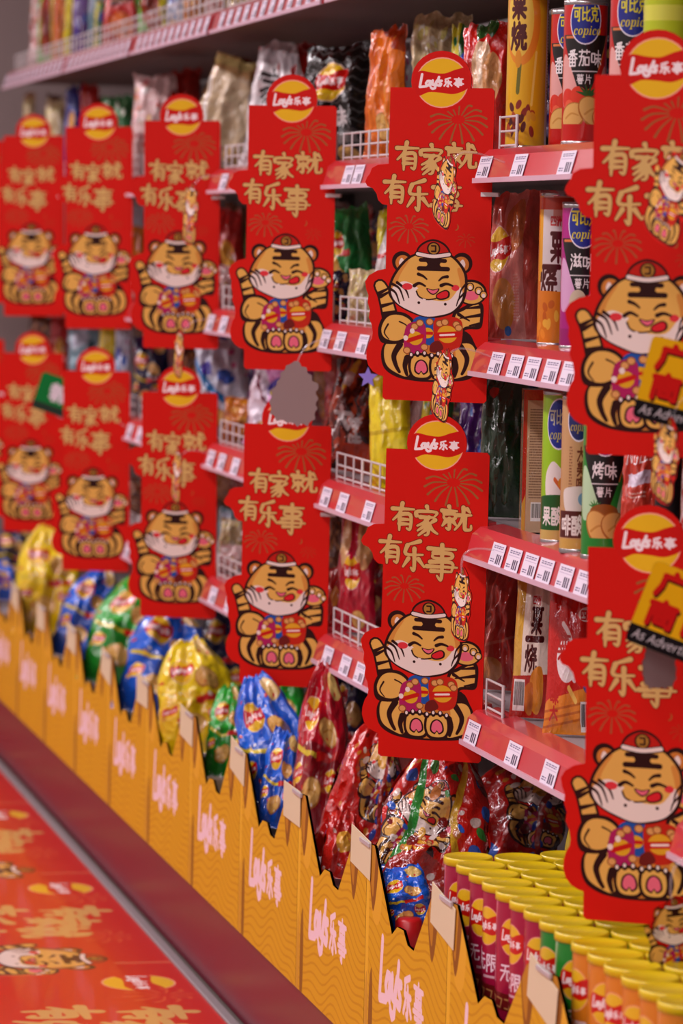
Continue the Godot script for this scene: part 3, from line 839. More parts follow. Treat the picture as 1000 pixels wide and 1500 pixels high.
func lathe(profile: Array, around := 28, uv := false, v0 := 0.0, v1 := 1.0) -> ArrayMesh:
	# profile: pairs radius, height from the bottom up; the print's middle faces +Z
	var p := Canvas.pts(profile)
	var st := fresh()
	for i in around:
		for j in p.size() - 1:
			var v := []
			for q in [[i, j], [i + 1, j], [i + 1, j + 1], [i, j + 1]]:
				var a: float = TAU * q[0] / around
				v.append([Vector3(-sin(a) * p[q[1]].x, p[q[1]].y, -cos(a) * p[q[1]].x), Vector2(float(q[0]) / around, 1.0 - (p[q[1]].y - v0) / (v1 - v0))])
			for k in [0, 2, 1, 0, 3, 2]:
				st.set_uv(v[k][1])
				st.add_vertex(v[k][0])
	st.index()
	st.generate_normals()
	return st.commit()

func bag_mesh(w: float, h: float, dep: float, seed_n: int, slump := 0.0, dome := 0.0, soft := 1.0) -> ArrayMesh:
	# an air-filled pillow bag standing on its lower seal, front towards +Z
	var nz := FastNoiseLite.new()
	nz.seed = seed_n
	nz.frequency = 1.0
	var nu := 24
	var nv := 34
	var st := fresh()
	var grid := func(side: float, i: int, j: int) -> Vector3:
		var u := -1.0 + 2.0 * i / nu
		var v := float(j) / nv
		var in_v := clampf((v - 0.05) / 0.90, 0.0, 1.0)
		var e := pow(maxf(sin(PI * in_v), 0.0), 0.45)
		var round_u := pow(maxf(1.0 - pow(absf(u), 2.2), 0.0), 0.55)
		var t := dep * 0.5 * round_u * e
		var fold := sin(u * 11.0 + seed_n) * 0.6 + nz.get_noise_2d(u * 5.0 + side * 9.0, v * 2.0)
		var near_seal := exp(-in_v * 6.0) + exp(-(1.0 - in_v) * 6.0)
		t += fold * dep * 0.16 * near_seal * round_u * clampf(in_v * (1.0 - in_v) * 30.0, 0.0, 1.0)
		t += nz.get_noise_3d(u * 1.5 + side * 3.0, v * 2.6, 2.0) * dep * 0.42 * soft * round_u * e
		var crease := 1.0 - absf(nz.get_noise_3d(u * 2.2 + v * 1.5, v * 3.2 + side * 7.0, 8.0)) * 2.2
		t += pow(maxf(crease, 0.0), 4.0) * dep * 0.13 * soft * round_u * e
		var x := u * w * 0.5 * (1.0 - 0.10 * e + nz.get_noise_2d(side * 0.2 + v * 3.0, u * 0.5) * 0.10 * soft)
		if dome > 0.0:
			x *= 1.0 - dome * pow(maxf((v - 0.45) / 0.55, 0.0), 2.4)
		x += nz.get_noise_2d(v * 1.5, 40.0) * w * 0.10 * v * soft
		var y := v * h
		var bend := slump * v * v * h + nz.get_noise_2d(u * 1.2, v * 1.2 + 60.0) * dep * 0.25 * e * soft
		if v > 0.93:
			bend += nz.get_noise_2d(u * 2.5, 80.0) * 0.012 * (v - 0.93) / 0.07
		var crimp := sin(u * 40.0) * 0.0012 if in_v <= 0.0 or in_v >= 1.0 else 0.0
		y += (nz.get_noise_2d(u * 1.3, 5.0) * 0.06 + u * nz.get_noise_2d(3.0, 9.0) * 0.08) * h * v * v * soft
		return Vector3(x, y, side * maxf(t, 0.0006) * (1.0 if absf(u) < 0.999 else 0.0) + bend + crimp)
	for side in [1.0, -1.0]:
		for i in nu:
			for j in nv:
				var q := [[i, j], [i + 1, j], [i + 1, j + 1], [i, j + 1]]
				var order := [0, 2, 1, 0, 3, 2] if side > 0 else [0, 1, 2, 0, 2, 3]
				for k in order:
					var c: Array = q[k]
					st.set_uv(Vector2(float(c[0]) / nu if side > 0 else 1.0 - float(c[0]) / nu, 1.0 - float(c[1]) / nv))
					st.add_vertex(grid.call(side, c[0], c[1]))
	st.index()
	st.generate_normals()
	return st.commit()

func tube_into(st: SurfaceTool, a: Vector3, b: Vector3, r: float, n := 6) -> void:
	var d := (b - a).normalized()
	var x := d.cross(Vector3.UP if absf(d.y) < 0.9 else Vector3.RIGHT).normalized()
	var y := d.cross(x)
	st.set_smooth_group(0)
	for i in n:
		var p := (x * cos(i * TAU / n) + y * sin(i * TAU / n)) * r
		var q := (x * cos((i + 1) * TAU / n) + y * sin((i + 1) * TAU / n)) * r
		quad(st, a + p, a + q, b + q, b + p)

# ---------------------------------------------------------------- things and parts
var used := {}

func numbered(called: String) -> String:
	used[called] = used.get(called, 0) + 1
	return called if used[called] == 1 else "%s_%03d" % [called, used[called] - 1]

func thing(called: String, label: String, category: String, at := Vector3.ZERO, group := "") -> Node3D:
	var o := Node3D.new()
	o.name = numbered(called)
	add_child(o)
	o.position = at
	o.set_meta("label", label)
	o.set_meta("category", category)
	if group:
		o.set_meta("group", group)
	return o

func part(called: String, mesh: Mesh, mats, parent: Node) -> MeshInstance3D:
	var o := MeshInstance3D.new()
	o.name = called
	o.mesh = mesh
	if mats is Array:
		for i in mini(mats.size(), mesh.get_surface_count()):
			o.set_surface_override_material(i, mats[i])
	else:
		o.material_override = mats
	parent.add_child(o, true)
	return o

func structure(called: String, mesh: Mesh, mat: Material) -> MeshInstance3D:
	var o := part(called, mesh, mat, self)
	o.set_meta("kind", "structure")
	return o

func facing(p: Vector3, rel: float) -> float:        # turn that faces the camera's side of the aisle, rel degrees further towards the aisle
	return atan2(EYE.x - p.x, EYE.z - p.z) - deg_to_rad(rel)

var bag_count := 0
# a bag standing on a shelf: x0, x1 its width and y0 its top in the photograph, row its shelf (5 = bin deck)
func bag(print_name: String, label: String, x0: float, y0: float, x1: float, row: int, opt := {}) -> Node3D:
	var floor_y: float = DECK if row == 5 else SHELF[row]
	var xp: float = opt.get("x", 1.42 if row != 5 else 1.30)
	var mid := (x0 + x1) * 0.5
	var p := on_x(mid, y0 + 60, xp)
	for i in 3:
		var q := p
		q.y = floor_y
		var low := 750.0 - FOCAL * (q - EYE).dot(CAM_Y) / -(q - EYE).dot(CAM_Z)
		p = on_x(mid, (low + y0) * 0.5, xp)
	var s := px_per_m(p)
	var rel: float = opt.get("rel", 18.0)
	var top := on_x(mid, y0, xp).y
	var h := (top - floor_y) + float(opt.get("lift", 0.0))
	h = maxf(h, 0.05)
	var lean: float = opt.get("pitch", -24.0 if row == 5 else -4.0)
	if row < 4:                                        # stay below the board above
		h = minf(h, [0.248, 0.212, 0.204, 0.204][row])
	h /= cos(deg_to_rad(lean))
	var w := (x1 - x0) / s / cos(deg_to_rad(rel)) * (1.12 if row == 5 else 1.0)
	var clear := (1.208 if row == 5 else 1.374) + w * (0.42 if row == 5 else 0.5) * cos(deg_to_rad(rel + 14.0))    # stand behind the fence or the bin front
	if clear > p.x and not opt.has("out"):
		p = on_x(mid, y0 + 60, clear)
	p.z = maxf(p.z, JOINT[7] + 0.09)                   # the run of shelving ends here
	bag_count += 1
	var o := thing(opt.get("name", "snack_bag"), label, opt.get("category", "snack bag"), Vector3(p.x, floor_y + (0.014 if row == 5 else 0.003), p.z), opt.get("group", ""))
	o.rotation = Vector3(deg_to_rad(lean), facing(p, rel), deg_to_rad(opt.get("roll", 0.0)))
	part("pouch", bag_mesh(w, h, opt.get("dep", clampf(w * 0.6, 0.03, 0.075)), bag_count * 7 + 3, opt.get("slump", 0.0), opt.get("dome", 0.75 if row == 5 else 0.12), opt.get("soft", 1.0)), M[print_name], o)
	return o

func can(print_name: String, label: String, cx: float, row: int, r: float, h: float, opt := {}) -> Node3D:
	var floor_y: float = DECK if row == 5 else SHELF[row]
	var xp: float = opt.get("x", 1.40)
	var p := on_x(cx, opt.get("v", 400.0), xp)
	var o := thing(opt.get("name", "crisp_can"), label, "can", Vector3(p.x, floor_y + 0.001, p.z), opt.get("group", ""))
	o.rotation.y = facing(p, opt.get("rel", 0.0))
	part("body", lathe([0, 0.003, r * .96, 0.003, r, 0.006, r, h], 30, true, 0.0, h), M[print_name], o)
	part("rim", lathe([r, 0.0, r * 1.02, 0.001, r * 1.02, 0.005, r, 0.006]), M.tin, o)
	if opt.get("lid", false):
		part("lid", lathe([r * 1.0, h - 0.012, r * 1.055, h - 0.011, r * 1.06, h - 0.001, r * 1.04, h + 0.002, r * .97, h + 0.002, r * .95, h - 0.001, 0.0, h - 0.001], 36), M.lid, o)
	else:
		part("lid", lathe([r * 1.0, h - 0.006, r * 1.02, h - 0.005, r * 1.02, h + 0.002, r * .95, h + 0.002, r * .93, h - 0.002, 0.0, h - 0.002], 30), M.tin, o)
	return o

# ---------------------------------------------------------------- fittings
func ceiling_light(x: float, z: float) -> void:
	var o := thing("ceiling_light", "long white tube panel on the ceiling above the aisle", "ceiling light", Vector3(x, 2.95, z), "tube panels along the aisle ceiling")
	part("housing", slab(Vector3(-0.16, 0.0, -0.75), Vector3(0.16, 0.05, 0.75), 0.008), M.wire, o)
	part("diffuser", slab(Vector3(-0.14, -0.012, -0.72), Vector3(0.14, 0.0, 0.72)), M.lamp, o)
	var l := AreaLight3D.new()
	l.name = "lamp"
	l.area_size = Vector2(0.28, 1.44)
	l.light_color = Color(1.0, 0.94, 0.96)
	l.light_energy = LAMP
	l.area_range = 30.0
	l.shadow_enabled = true
	o.add_child(l)
	l.position = Vector3(0, -0.02, 0)
	l.rotation.x = -PI / 2

func price_rail(bay: Node3D, y: float, z0: float, z1: float, tags: Array, wide := 1.0) -> void:
	# z0 is the near end, z1 the far one; y the bottom edge
	var prof := [Vector2(0.045, 0.050), Vector2(0.012, 0.046), Vector2(0.0, 0.036), Vector2(-0.010, 0.0), Vector2(-0.006, -0.001), Vector2(0.004, 0.033), Vector2(0.045, 0.040)]
	var st := fresh()
	st.set_smooth_group(-1)
	for i in prof.size():
		var a: Vector2 = prof[i]
		var b: Vector2 = prof[(i + 1) % prof.size()]
		quad(st, Vector3(D + a.x, y + a.y, z1), Vector3(D + b.x, y + b.y, z1), Vector3(D + b.x, y + b.y, z0), Vector3(D + a.x, y + a.y, z0))
	for e in [[z0, 1], [z1, -1]]:
		for k in [[0, 1, 6], [1, 2, 5], [1, 5, 6], [2, 3, 4], [2, 4, 5]]:
			var v := []
			for i in k:
				v.append(Vector3(D + prof[i].x, y + prof[i].y, e[0]))
			if e[1] > 0:
				v.reverse()
			for q in v:
				st.add_vertex(q)
	var rail := part("price_rail", done(st), M.rail, bay)
	var st2 := fresh()
	box_into(st2, Vector3(D - 0.0125, y - 0.002, z1), Vector3(D - 0.0085, y + 0.005, z0))
	part("rail_edge", done(st2), M.rail_edge, rail)
	for z in tags:
		if z < z0 - 0.02 and z > z1 + 0.02:
			var t := part("price_tag", tag_mesh, M.tag, rail)
			t.transform = Transform3D(Basis(Vector3.UP, -PI / 2) * Basis(Vector3.RIGHT, -0.27), Vector3(D - 0.0062, y + 0.0195, z)).scaled_local(Vector3(wide, 1, 1))

func wire_fence(bay: Node3D, y: float, z0: float, z1: float) -> void:
	var st := fresh()
	var x := D + 0.026
	for k in 3:
		tube_into(st, Vector3(x, y + 0.006 + k * 0.02, z0), Vector3(x, y + 0.006 + k * 0.02, z1), 0.0019)
	var n := maxi(1, int(round((z0 - z1) / 0.062)))
	for i in n + 1:
		var z := lerpf(z0, z1, float(i) / n)
		tube_into(st, Vector3(x - 0.002, y + 0.002, z), Vector3(x - 0.002, y + 0.048, z), 0.0024 if i % 4 == 0 else 0.0016)
	part("wire_fence", done(st), M.wire, bay)

var tag_mesh: ArrayMesh
const LAMP := 3.4

func promo_card(joint: float, u: float, v: float, label: String, group: String, swing: float, roll := 0.0) -> void:
	var c := on_z(u, v, joint - 0.02)
	var o := thing("promotion_card", label, "promotion card", c, group)
	o.rotation = Vector3(0, -deg_to_rad(swing), deg_to_rad(roll))
	part("printed_sheet", card_mesh, [M.card, M.card_edge], o)
	part("clip", slab(Vector3(0.062, 0.070, -0.004), Vector3(0.088, 0.076, 0.004)), M.wire, o)

var card_mesh: ArrayMesh
const KX := 0.0002276
const KY := 0.0002138

func wobbler(label: String, u: float, v: float, z: float, w: float, h: float, turn: float, roll: float, back := false) -> void:
	var c := on_z(u, v, z)
	var o := thing("shelf_wobbler", label, "shelf wobbler", c)
	o.rotation = Vector3(0, deg_to_rad(turn), 0)
	var body := Node3D.new()
	body.name = "die_cut"
	o.add_child(body)
	body.rotation.z = deg_to_rad(roll)
	var out := PackedVector2Array()
	for q in Canvas.round_off(Canvas.pts(SCALLOP if back else WOB), true, 3):
		out.append(Vector2((q.x - 495) / 720.0 * w, -(q.y - 580) / 980.0 * h))
	# the print of the wobbler is the tiger of the card
	var ux := [(CARD_X[0] - 22 - 495 - 24) / 720.0 * w, (CARD_X[1] - 22 - 495 - 24) / 720.0 * w]
	var uy := [-(CARD_Y[0] - 1227 - 580) / 980.0 * h, -(CARD_Y[1] - 1227 - 580) / 980.0 * h]
	var m := part("tiger_sheet", extrude(out, 0.001, Vector2(ux[0], uy[0]), Vector2(ux[1], uy[1])), [M.card_back, M.card_back] if back else [M.card, M.card_back], body)
	m.rotation.y = 0.0
	var from := Vector3(0, h * 0.25, -0.002)
	clear_arm(o, body, Transform3D(Basis.from_euler(Vector3(0, deg_to_rad(turn), 0)), c) * Transform3D(Basis.from_euler(Vector3(0, 0, deg_to_rad(roll))), Vector3.ZERO), from)

func clear_arm(_o: Node3D, body: Node3D, to_world: Transform3D, from: Vector3) -> void:
	# a springy clear strip from the back of the piece to the nearest price rail
	var a := to_world * from
	var y := 0.0
	for r in SHELF:
		if absf(r - 0.02 - a.y) < absf(y - a.y):
			y = r - 0.02
	var joint := 0.0
	for j in JOINT:
		if absf(j - a.z) < absf(joint - a.z):
			joint = j
	var b := Vector3(D - 0.006, y, maxf(a.z + 0.01, joint + 0.05))
	var back := to_world.affine_inverse()
	var st := fresh()
	var last := from
	for i in range(1, 9):
		var k := i / 8.0
		var q := back * (a.lerp(b, k) + Vector3(-0.02, 0.02, 0) * sin(PI * k))
		tube_into(st, last, q, 0.0016, 5)
		last = q
	part("clear_arm", done(st), M.clear, body)

const SCALLOP := [495,90,560,110,590,170,660,185,680,270,740,300,745,380,830,420,835,500,795,560,840,640,800,720,830,790,790,860,800,950,730,985,690,1055,610,1010,550,1065,480,1000,400,1010,330,960,250,985,210,900,150,880,170,790,135,700,180,620,165,520,230,480,240,400,290,350,290,270,350,230,370,160,430,140]
const WOB := [515,95,630,130,740,210,760,330,860,390,880,470,850,560,850,690,800,760,840,880,800,1000,700,1050,500,1075,300,1050,200,1000,170,900,185,820,150,720,190,600,140,470,130,400,190,385,240,330,260,220,330,180,430,150]

func sign_board(called: String, label: String, tex: String, u: float, v: float, z: float, w: float, h: float, turn: float, roll: float) -> void:
	var o := thing(called, label, "sign", on_z(u, v, z))
	o.rotation = Vector3(0, deg_to_rad(turn), deg_to_rad(roll))
	var p := PackedVector2Array()
	for q in [[-1, -1], [1, -1], [1, 1], [-1, 1]]:
		for k in 4:
			var a: float = atan2(q[1], q[0]) + (k - 1.5) * PI / 6.0
			p.append(Vector2(q[0] * (w * .5 - .006), q[1] * (h * .5 - .006)) + Vector2(cos(a), sin(a)) * 0.006)
	part("board", extrude(p, 0.002, Vector2(-w * .5, h * .5), Vector2(w * .5, -h * .5)), [M[tex], M.black_cap], o)
	clear_arm(o, o, Transform3D(Basis.from_euler(o.rotation), o.position), Vector3(w * .2, 0, -0.002))

# ---------------------------------------------------------------- the scene
func _ready() -> void:
	# camera
	var cam := Camera3D.new()
	cam.name = "camera"
	add_child(cam)
	cam.transform = Transform3D(Basis(CAM_X, CAM_Y, CAM_Z), EYE)
	var lens := CameraAttributesPhysical.new()
	lens.frustum_focal_length = 126.0
	lens.frustum_focus_distance = 5.2
	lens.exposure_aperture = 5.8
	lens.frustum_near = 0.05
	lens.frustum_far = 60.0
	cam.attributes = lens
	cam.fov = rad_to_deg(2.0 * atan(750.0 / FOCAL))
	cam.current = true
	# surroundings
	var env := Environment.new()
	env.background_mode = Environment.BG_COLOR
	env.background_color = Color(0.02, 0.02, 0.02)
	env.tonemap_mode = Environment.TONE_MAPPER_LINEAR
	env.tonemap_exposure = 1.12
	env.sdfgi_enabled = true
	env.ssao_enabled = true
	env.ssil_enabled = true
	var we := WorldEnvironment.new()
	we.name = "world"
	we.environment = env
	add_child(we)
	M.wire = paint("d8d2d2", 0.35)
	M.lamp = paint("ffffff", 0.5)
	M.lamp.emission_enabled = true
	M.lamp.emission = Color(1.0, 0.94, 0.96)
	M.lamp.emission_energy_multiplier = 3.0
	for z in [2.0, -0.4, -2.8, -5.2, -7.6, -9.7]:
		ceiling_light(-0.4, z)
		ceiling_light(-2.4, z)

	sans = SystemFont.new()
	sans.font_names = ["Droid Sans"]
	serif = SystemFont.new()
	serif.font_names = ["Droid Serif"]
	serif.font_weight = 700
	make_prints()
	make_materials()
	M.card_edge = paint("e4cfca", 0.6)

	# the room
	structure("floor", slab(Vector3(-4.2, -0.1, -12.0), Vector3(3.0, 0.0, 5.2)), paint("6e6660", 0.3))
	structure("ceiling", slab(Vector3(-4.2, 3.0, -12.0), Vector3(3.0, 3.1, 5.2)), paint("8e8a88", 0.8))
	structure("wall_left", slab(Vector3(-4.3, 0.0, -12.0), Vector3(-4.2, 3.0, 5.2)), paint("b4aca8", 0.7))
	structure("wall_right", slab(Vector3(3.0, 0.0, -12.0), Vector3(3.1, 3.0, 5.2)), paint("8a827e", 0.7))
	structure("wall_back", slab(Vector3(-4.2, 0.0, -10.75), Vector3(3.0, 3.0, -10.6)), paint("93827f", 0.6))
	structure("wall_front", slab(Vector3(-4.2, 0.0, 5.2), Vector3(3.0, 3.0, 5.3)), paint("8a827e", 0.7))
	# floor film and its edge
	var st := fresh()
	var fz := [-10.55, -1.5]
	var fx := [0.2, 1.178]
	var fq := [Vector3(fx[0], 0.002, fz[1]), Vector3(fx[1], 0.002, fz[1]), Vector3(fx[1], 0.002, fz[0]), Vector3(fx[0], 0.002, fz[0])]
	for i in [0, 2, 1, 0, 3, 2]:
		st.set_uv(Vector2((fq[i].z + 6.421) / 0.943, (1.203 - fq[i].x) / 0.8))
		st.set_normal(Vector3.UP)
		st.add_vertex(fq[i])
	var film := thing("floor_film", "red printed floor film with tigers and gold writing along the shelf", "floor film")
	part("film", st.commit(), M.floor_film, film)
	part("edge_strip", slab(Vector3(1.178, 0.0005, fz[0]), Vector3(1.196, 0.007, fz[1]), 0.002), M.trim_metal, film)

	# shelving
	st = fresh()
	tag_mesh = null
	var tg := fresh()
	for q in [[-1, -1], [1, 1], [1, -1], [-1, -1], [-1, 1], [1, 1]]:
		tg.set_uv(Vector2(q[0] * .5 + .5, .5 - q[1] * .5))
		tg.set_normal(Vector3(0, 0, 1))
		tg.add_vertex(Vector3(q[0] * 0.033, q[1] * 0.0165, 0))
	tag_mesh = tg.commit()
	var base := thing("display_plinth", "dark red kick plate and deck running under the yellow bins", "plinth")
	part("kick_plate", slab(Vector3(FRONT + 0.004, 0.002, -10.5), Vector3(FRONT + 0.02, 0.155, -3.0), 0.003), M.kick, base)
	part("deck", slab(Vector3(FRONT + 0.006, 0.157, -10.5), Vector3(1.86, DECK, -3.0)), M.deck, base)
	var bay_label := ["shelving bay nearest the aisle end, its shelves bare", "shelving bay holding tall crisp cans and a kraft carton", "shelving bay with the black, orange and tomato red bags", "shelving bay holding the kraft bag and the blue white bag", "shelving bay with pink sweets and the black red bag", "shelving bay holding the deep blue sweet packet", "shelving bay beside the grey end wall"]
	var spots := {
		[1, 0]: [715, 766, 836, 900, 960], [1, 1]: [700, 732, 760, 785, 813, 839, 870, 905, 940], [1, 2]: [696, 734, 758, 782, 805, 834, 862, 900], [1, 3]: [697, 758, 812, 880],
		[2, 0]: [481, 515, 530, 600, 660], [2, 1]: [480, 502, 535, 580, 640], [2, 2]: [480, 505, 543, 600, 650], [2, 3]: [482, 508, 530, 590],
		[3, 0]: [311, 332, 350, 400, 440], [3, 1]: [311, 330, 380, 430], [3, 2]: [310, 326, 346, 400], [3, 3]: [312, 336, 380],
	}
	var rng := RandomNumberGenerator.new()
	rng.seed = 77
	for b in 7:
		var z0: float = JOINT[b] - 0.018
		var z1: float = JOINT[b + 1] + 0.018
		var bay := thing("shelving_bay", bay_label[b], "shelving", Vector3.ZERO)
		part("back_panel", slab(Vector3(1.84, 0.334, z1 - 0.017), Vector3(1.86, 2.3, z0 + 0.017)), M.back, bay)
		part("upright", slab(Vector3(1.80, 0.334, z1 - 0.017), Vector3(1.838, 2.3, z1 + 0.005), 0.003), M.upright, bay)
		for r in 5:
			var y: float = SHELF[r]
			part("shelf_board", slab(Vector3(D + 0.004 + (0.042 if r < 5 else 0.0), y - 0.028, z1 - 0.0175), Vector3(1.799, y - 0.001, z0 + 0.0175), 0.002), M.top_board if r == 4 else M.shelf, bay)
			var tags := []
			if spots.has([b, r]):
				for u in spots[[b, r]]:
					tags.append(on_x(u, [235, 540, 810, 1080][r], D).z)
			else:
				var z := z0 - 0.03
				while z > z1:
					tags.append(z)
					z -= 0.08 if r == 4 else rng.randf_range(0.09, 0.2)
			price_rail(bay, y - 0.045, z0, z1, tags, 0.62 if r == 4 else 1.0)
			if b >= 2:
				wire_fence(bay, y, z0 - 0.01, z1 + 0.01)
			elif b == 1 and (r == 0 or r == 3):
				wire_fence(bay, y, z1 + 0.10, z1 + 0.01)

	# yellow bin fronts
	var prof := [0.0, 0.455, 0.06, 0.457, 0.085, 0.45, 0.18, 0.357, 0.215, 0.358, 0.24, 0.374, 0.275, 0.372, 0.306, 0.356, 0.42, 0.461, 0.466, 0.458]
	var out := PackedVector2Array()
	out.append(Vector2(0, 0.155))
	for i in range(0, prof.size(), 2):
		out.append(Vector2(-prof[i] if i < prof.size() - 2 else -0.4645, prof[i + 1]))
	out.append(Vector2(-0.4645, 0.155))
	var panel_mesh := extrude(out, 0.004, Vector2(-0.466, 0.465), Vector2(0, 0.155))
	var paper := slab(Vector3(-0.062, -0.030, 0.0), Vector3(0.062, 0.026, 0.0012), 0.0004)
	for k in range(-3, 13):
		var o := thing("bin_front", "yellow cardboard bin front with torn peaks, white script and chip prints", "bin front", Vector3(FRONT, 0, -4.603 - k * 0.466), "yellow bin fronts along the base")
		o.rotation.y = -PI / 2
		part("panel", panel_mesh, [M.panel, M.board_edge], o)
		var t := part("paper_tag", paper, M.tape, o)
		t.position = Vector3(-0.02 - 0.012 * (k % 3), 0.437 + 0.004 * (k % 2), 0.003)
		t.rotation.z = -0.12 + 0.06 * (k % 3)
		part("tag_holder", slab(Vector3(-0.03, 0.455, 0.0025), Vector3(0.03, 0.462, 0.007), 0.001), M.holder, o)

	# hanging cards
	var body := PackedVector2Array()
	for q in card_outline():
		body.append(Vector2((q.x - 581) * KX, -(q.y - 1371) * KY))
	card_mesh = extrude(body, 0.0016, Vector2((CARD_X[0] - 581) * KX, -(CARD_Y[0] - 1371) * KY), Vector2((CARD_X[1] - 581) * KX, -(CARD_Y[1] - 1371) * KY))
	var up := "red die-cut tiger card with gold writing hanging in the upper row"
	var low := "red die-cut tiger card with gold writing hanging in the lower row"
	promo_card(-4.11, 957, 390, "red die-cut tiger card of the upper row behind a tilted yellow sign", "", 36, 0.2)
	promo_card(-5.08, 642, 359, "upper row red tiger card hanging beside the translucent red bag", "", 32, -0.2)
	promo_card(-6.08, 425, 349, "upper row red tiger card hanging between the white and the black bag", "", 30, 0.0)
	promo_card(-7.12, 266, 344, up, "upper row of tiger cards", 28, 0.6)
	promo_card(-8.07, 145, 334, up, "upper row of tiger cards", 27, 0.9)
	promo_card(-9.07, 50, 331, up, "upper row of tiger cards", 26, 0.9)
	promo_card(-10.12, -33, 325, up, "upper row of tiger cards", 26, 0.9)
	promo_card(-4.11, 949, 1080, "red die-cut tiger card of the lower row hanging over yellow lidded cans", "", 36, 0.8)
	promo_card(-5.08, 635, 887, "lower row red tiger card hanging beside the corn snack pack", "", 32, -0.3)
	promo_card(-6.08, 418, 814, "lower row red tiger card topped by a grey wobbler back", "", 30, 0.0)
	promo_card(-7.12, 262, 740, low, "lower row of tiger cards", 28, 0.5)
	promo_card(-8.07, 141, 690, low, "lower row of tiger cards", 27, 0.7)
	promo_card(-9.07, 49, 648, "lower row red tiger card partly covered by a small green sign", "", 26, 0.9)
	promo_card(-10.12, -33, 615, low, "lower row of tiger cards", 26, 0.9)

	goods()
	back_rank()
	signs()

func goods() -> void:
	# first shelf
	can("can_yellow", "yellow corn snack can with a white printed back label", 772, 0, 0.029, 0.235, {"x": 1.40, "v": 100, "rel": -14})
	can("can_tomato", "red tomato crisp can partly behind another red can", 836, 0, 0.029, 0.192, {"x": 1.44, "v": 100})
	can("can_tomato", "red tomato crisp can beside the upper tiger card", 856, 0, 0.029, 0.192, {"x": 1.40, "v": 100})
	can("can_tomato", "red tomato crisp can half covered by the emblem of a card", 925, 0, 0.029, 0.192, {"x": 1.40, "v": 100})
	can("can_citrus", "yellow green can with dark blue lettering on the first shelf", 976, 0, 0.030, 0.25, {"x": 1.39, "v": 100})
	bag("tomato", "big red bag with a potato picture beside the yellow corn can", 672, 36, 748, 0, {"x": 1.44})
	bag("redplain", "plain red bag behind the potato picture bag on the first shelf", 690, 90, 745, 0, {"x": 1.50})
	bag("beige", "cream bag of mixed snacks behind the emblem of an upper card", 596, 24, 692, 0, {"x": 1.48})
	bag("bluegreen", "green and yellow bag beside the big red potato bag", 655, 40, 700, 0, {"x": 1.46})
	bag("bluewhite", "pale blue snack bag tucked behind an upper tiger card", 556, 70, 606, 0, {"x": 1.43})
	bag("orange", "tall glossy orange foil bag behind the white wire fence", 533, 42, 592, 0, {"x": 1.40, "rel": 30})
	bag("black", "shiny black crisp bag with zigzag print and round emblem", 446, 68, 548, 0, {"x": 1.42, "roll": 4, "rel": 24})
	bag("brown", "small brown bag low behind the black crisp bag", 520, 100, 548, 0, {"x": 1.5})
	bag("white", "white bag with a black brush character and red dot", 352, 62, 452, 0, {"x": 1.42, "roll": -5})
	bag("white", "white bag half hidden behind the black crisp bag", 415, 72, 470, 0, {"x": 1.47, "roll": 6})
	bag("kraft", "brown kraft bag leaning forward over the wire fence", 266, 86, 372, 0, {"x": 1.40, "roll": -14, "rel": 12, "out": true})
	bag("brown", "dark brown bag standing behind the white bags", 325, 42, 420, 0, {"x": 1.54})
	bag("sweets", "pink and orange bag of small sweets", 188, 112, 258, 0, {"x": 1.42})
	bag("sweetred", "dark red bag behind the pink bag of sweets", 228, 104, 292, 0, {"x": 1.5})
	bag("sweetgreen", "green bag lying low on the first shelf", 146, 142, 198, 0, {"x": 1.45})
	bag("sweetblue", "deep blue sweet packet with yellow dots", 92, 126, 118, 0, {"x": 1.42})
	bag("sweetred", "small red and yellow packet beside the deep blue one", 114, 122, 144, 0, {"x": 1.44})
	bag("beige", "pale beige bag beside the deep blue sweet packet", 62, 148, 96, 0, {"x": 1.42})
	bag("brown", "brown bag at the back of the first shelf near the blue packet", 84, 104, 140, 0, {"x": 1.55})
	bag("beige", "narrow cream bag at the end of the first shelf", 22, 132, 40, 0, {"x": 1.39})
	bag("brown", "dark bag beside the narrow cream bag", 44, 128, 70, 0, {"x": 1.46})
	# second shelf
	bag("redclear", "translucent red crisp bag with emblem on its left side", 712, 276, 794, 1, {"x": 1.42, "rel": 10, "dep": 0.06, "soft": 0.7})
	can("can_corn", "silver and orange corn snack can with dark characters", 813, 1, 0.0235, 0.212, {"x": 1.40, "v": 400})
	can("can_magenta", "magenta crisp can with garlic print", 853, 1, 0.029, 0.195, {"x": 1.40, "v": 400})
	can("can_magenta", "second magenta crisp can hidden behind a tiger card", 925, 1, 0.029, 0.195, {"x": 1.40, "v": 400})
	bag("green", "green crisp bag leaning above the wire fence", 486, 304, 552, 1, {"x": 1.44, "roll": 5})
	bag("whiteyellow", "white bag with yellow corners beside the green crisp bag", 546, 306, 600, 1, {"x": 1.42})
	bag("chipnavy", "small navy packet low behind the fence", 484, 400, 512, 1, {"x": 1.39})
	bag("beige", "small cream packet low behind the fence beside the navy one", 506, 398, 552, 1, {"x": 1.385})
	bag("bluegreen", "yellow green bag behind an upper tiger card on the second shelf", 590, 310, 690, 1, {"x": 1.46})
	bag("sweetred", "bright red bag on the second shelf beside an upper card", 318, 308, 364, 1, {"x": 1.43, "roll": 6})
	bag("sweets", "small pink packet under the bright red bag", 316, 392, 350, 1, {"x": 1.385})
	bag("brown", "dark brown bag at the back of the second shelf", 322, 290, 360, 1, {"x": 1.55})
	bag("orangechips", "orange bag of chips on the second shelf", 172, 334, 214, 1, {"x": 1.42})
	bag("bluewhite", "pale bag behind the orange bag of chips", 188, 304, 216, 1, {"x": 1.5})
	bag("tomato", "red bag hidden between the middle upper cards", 400, 300, 470, 1, {"x": 1.46})
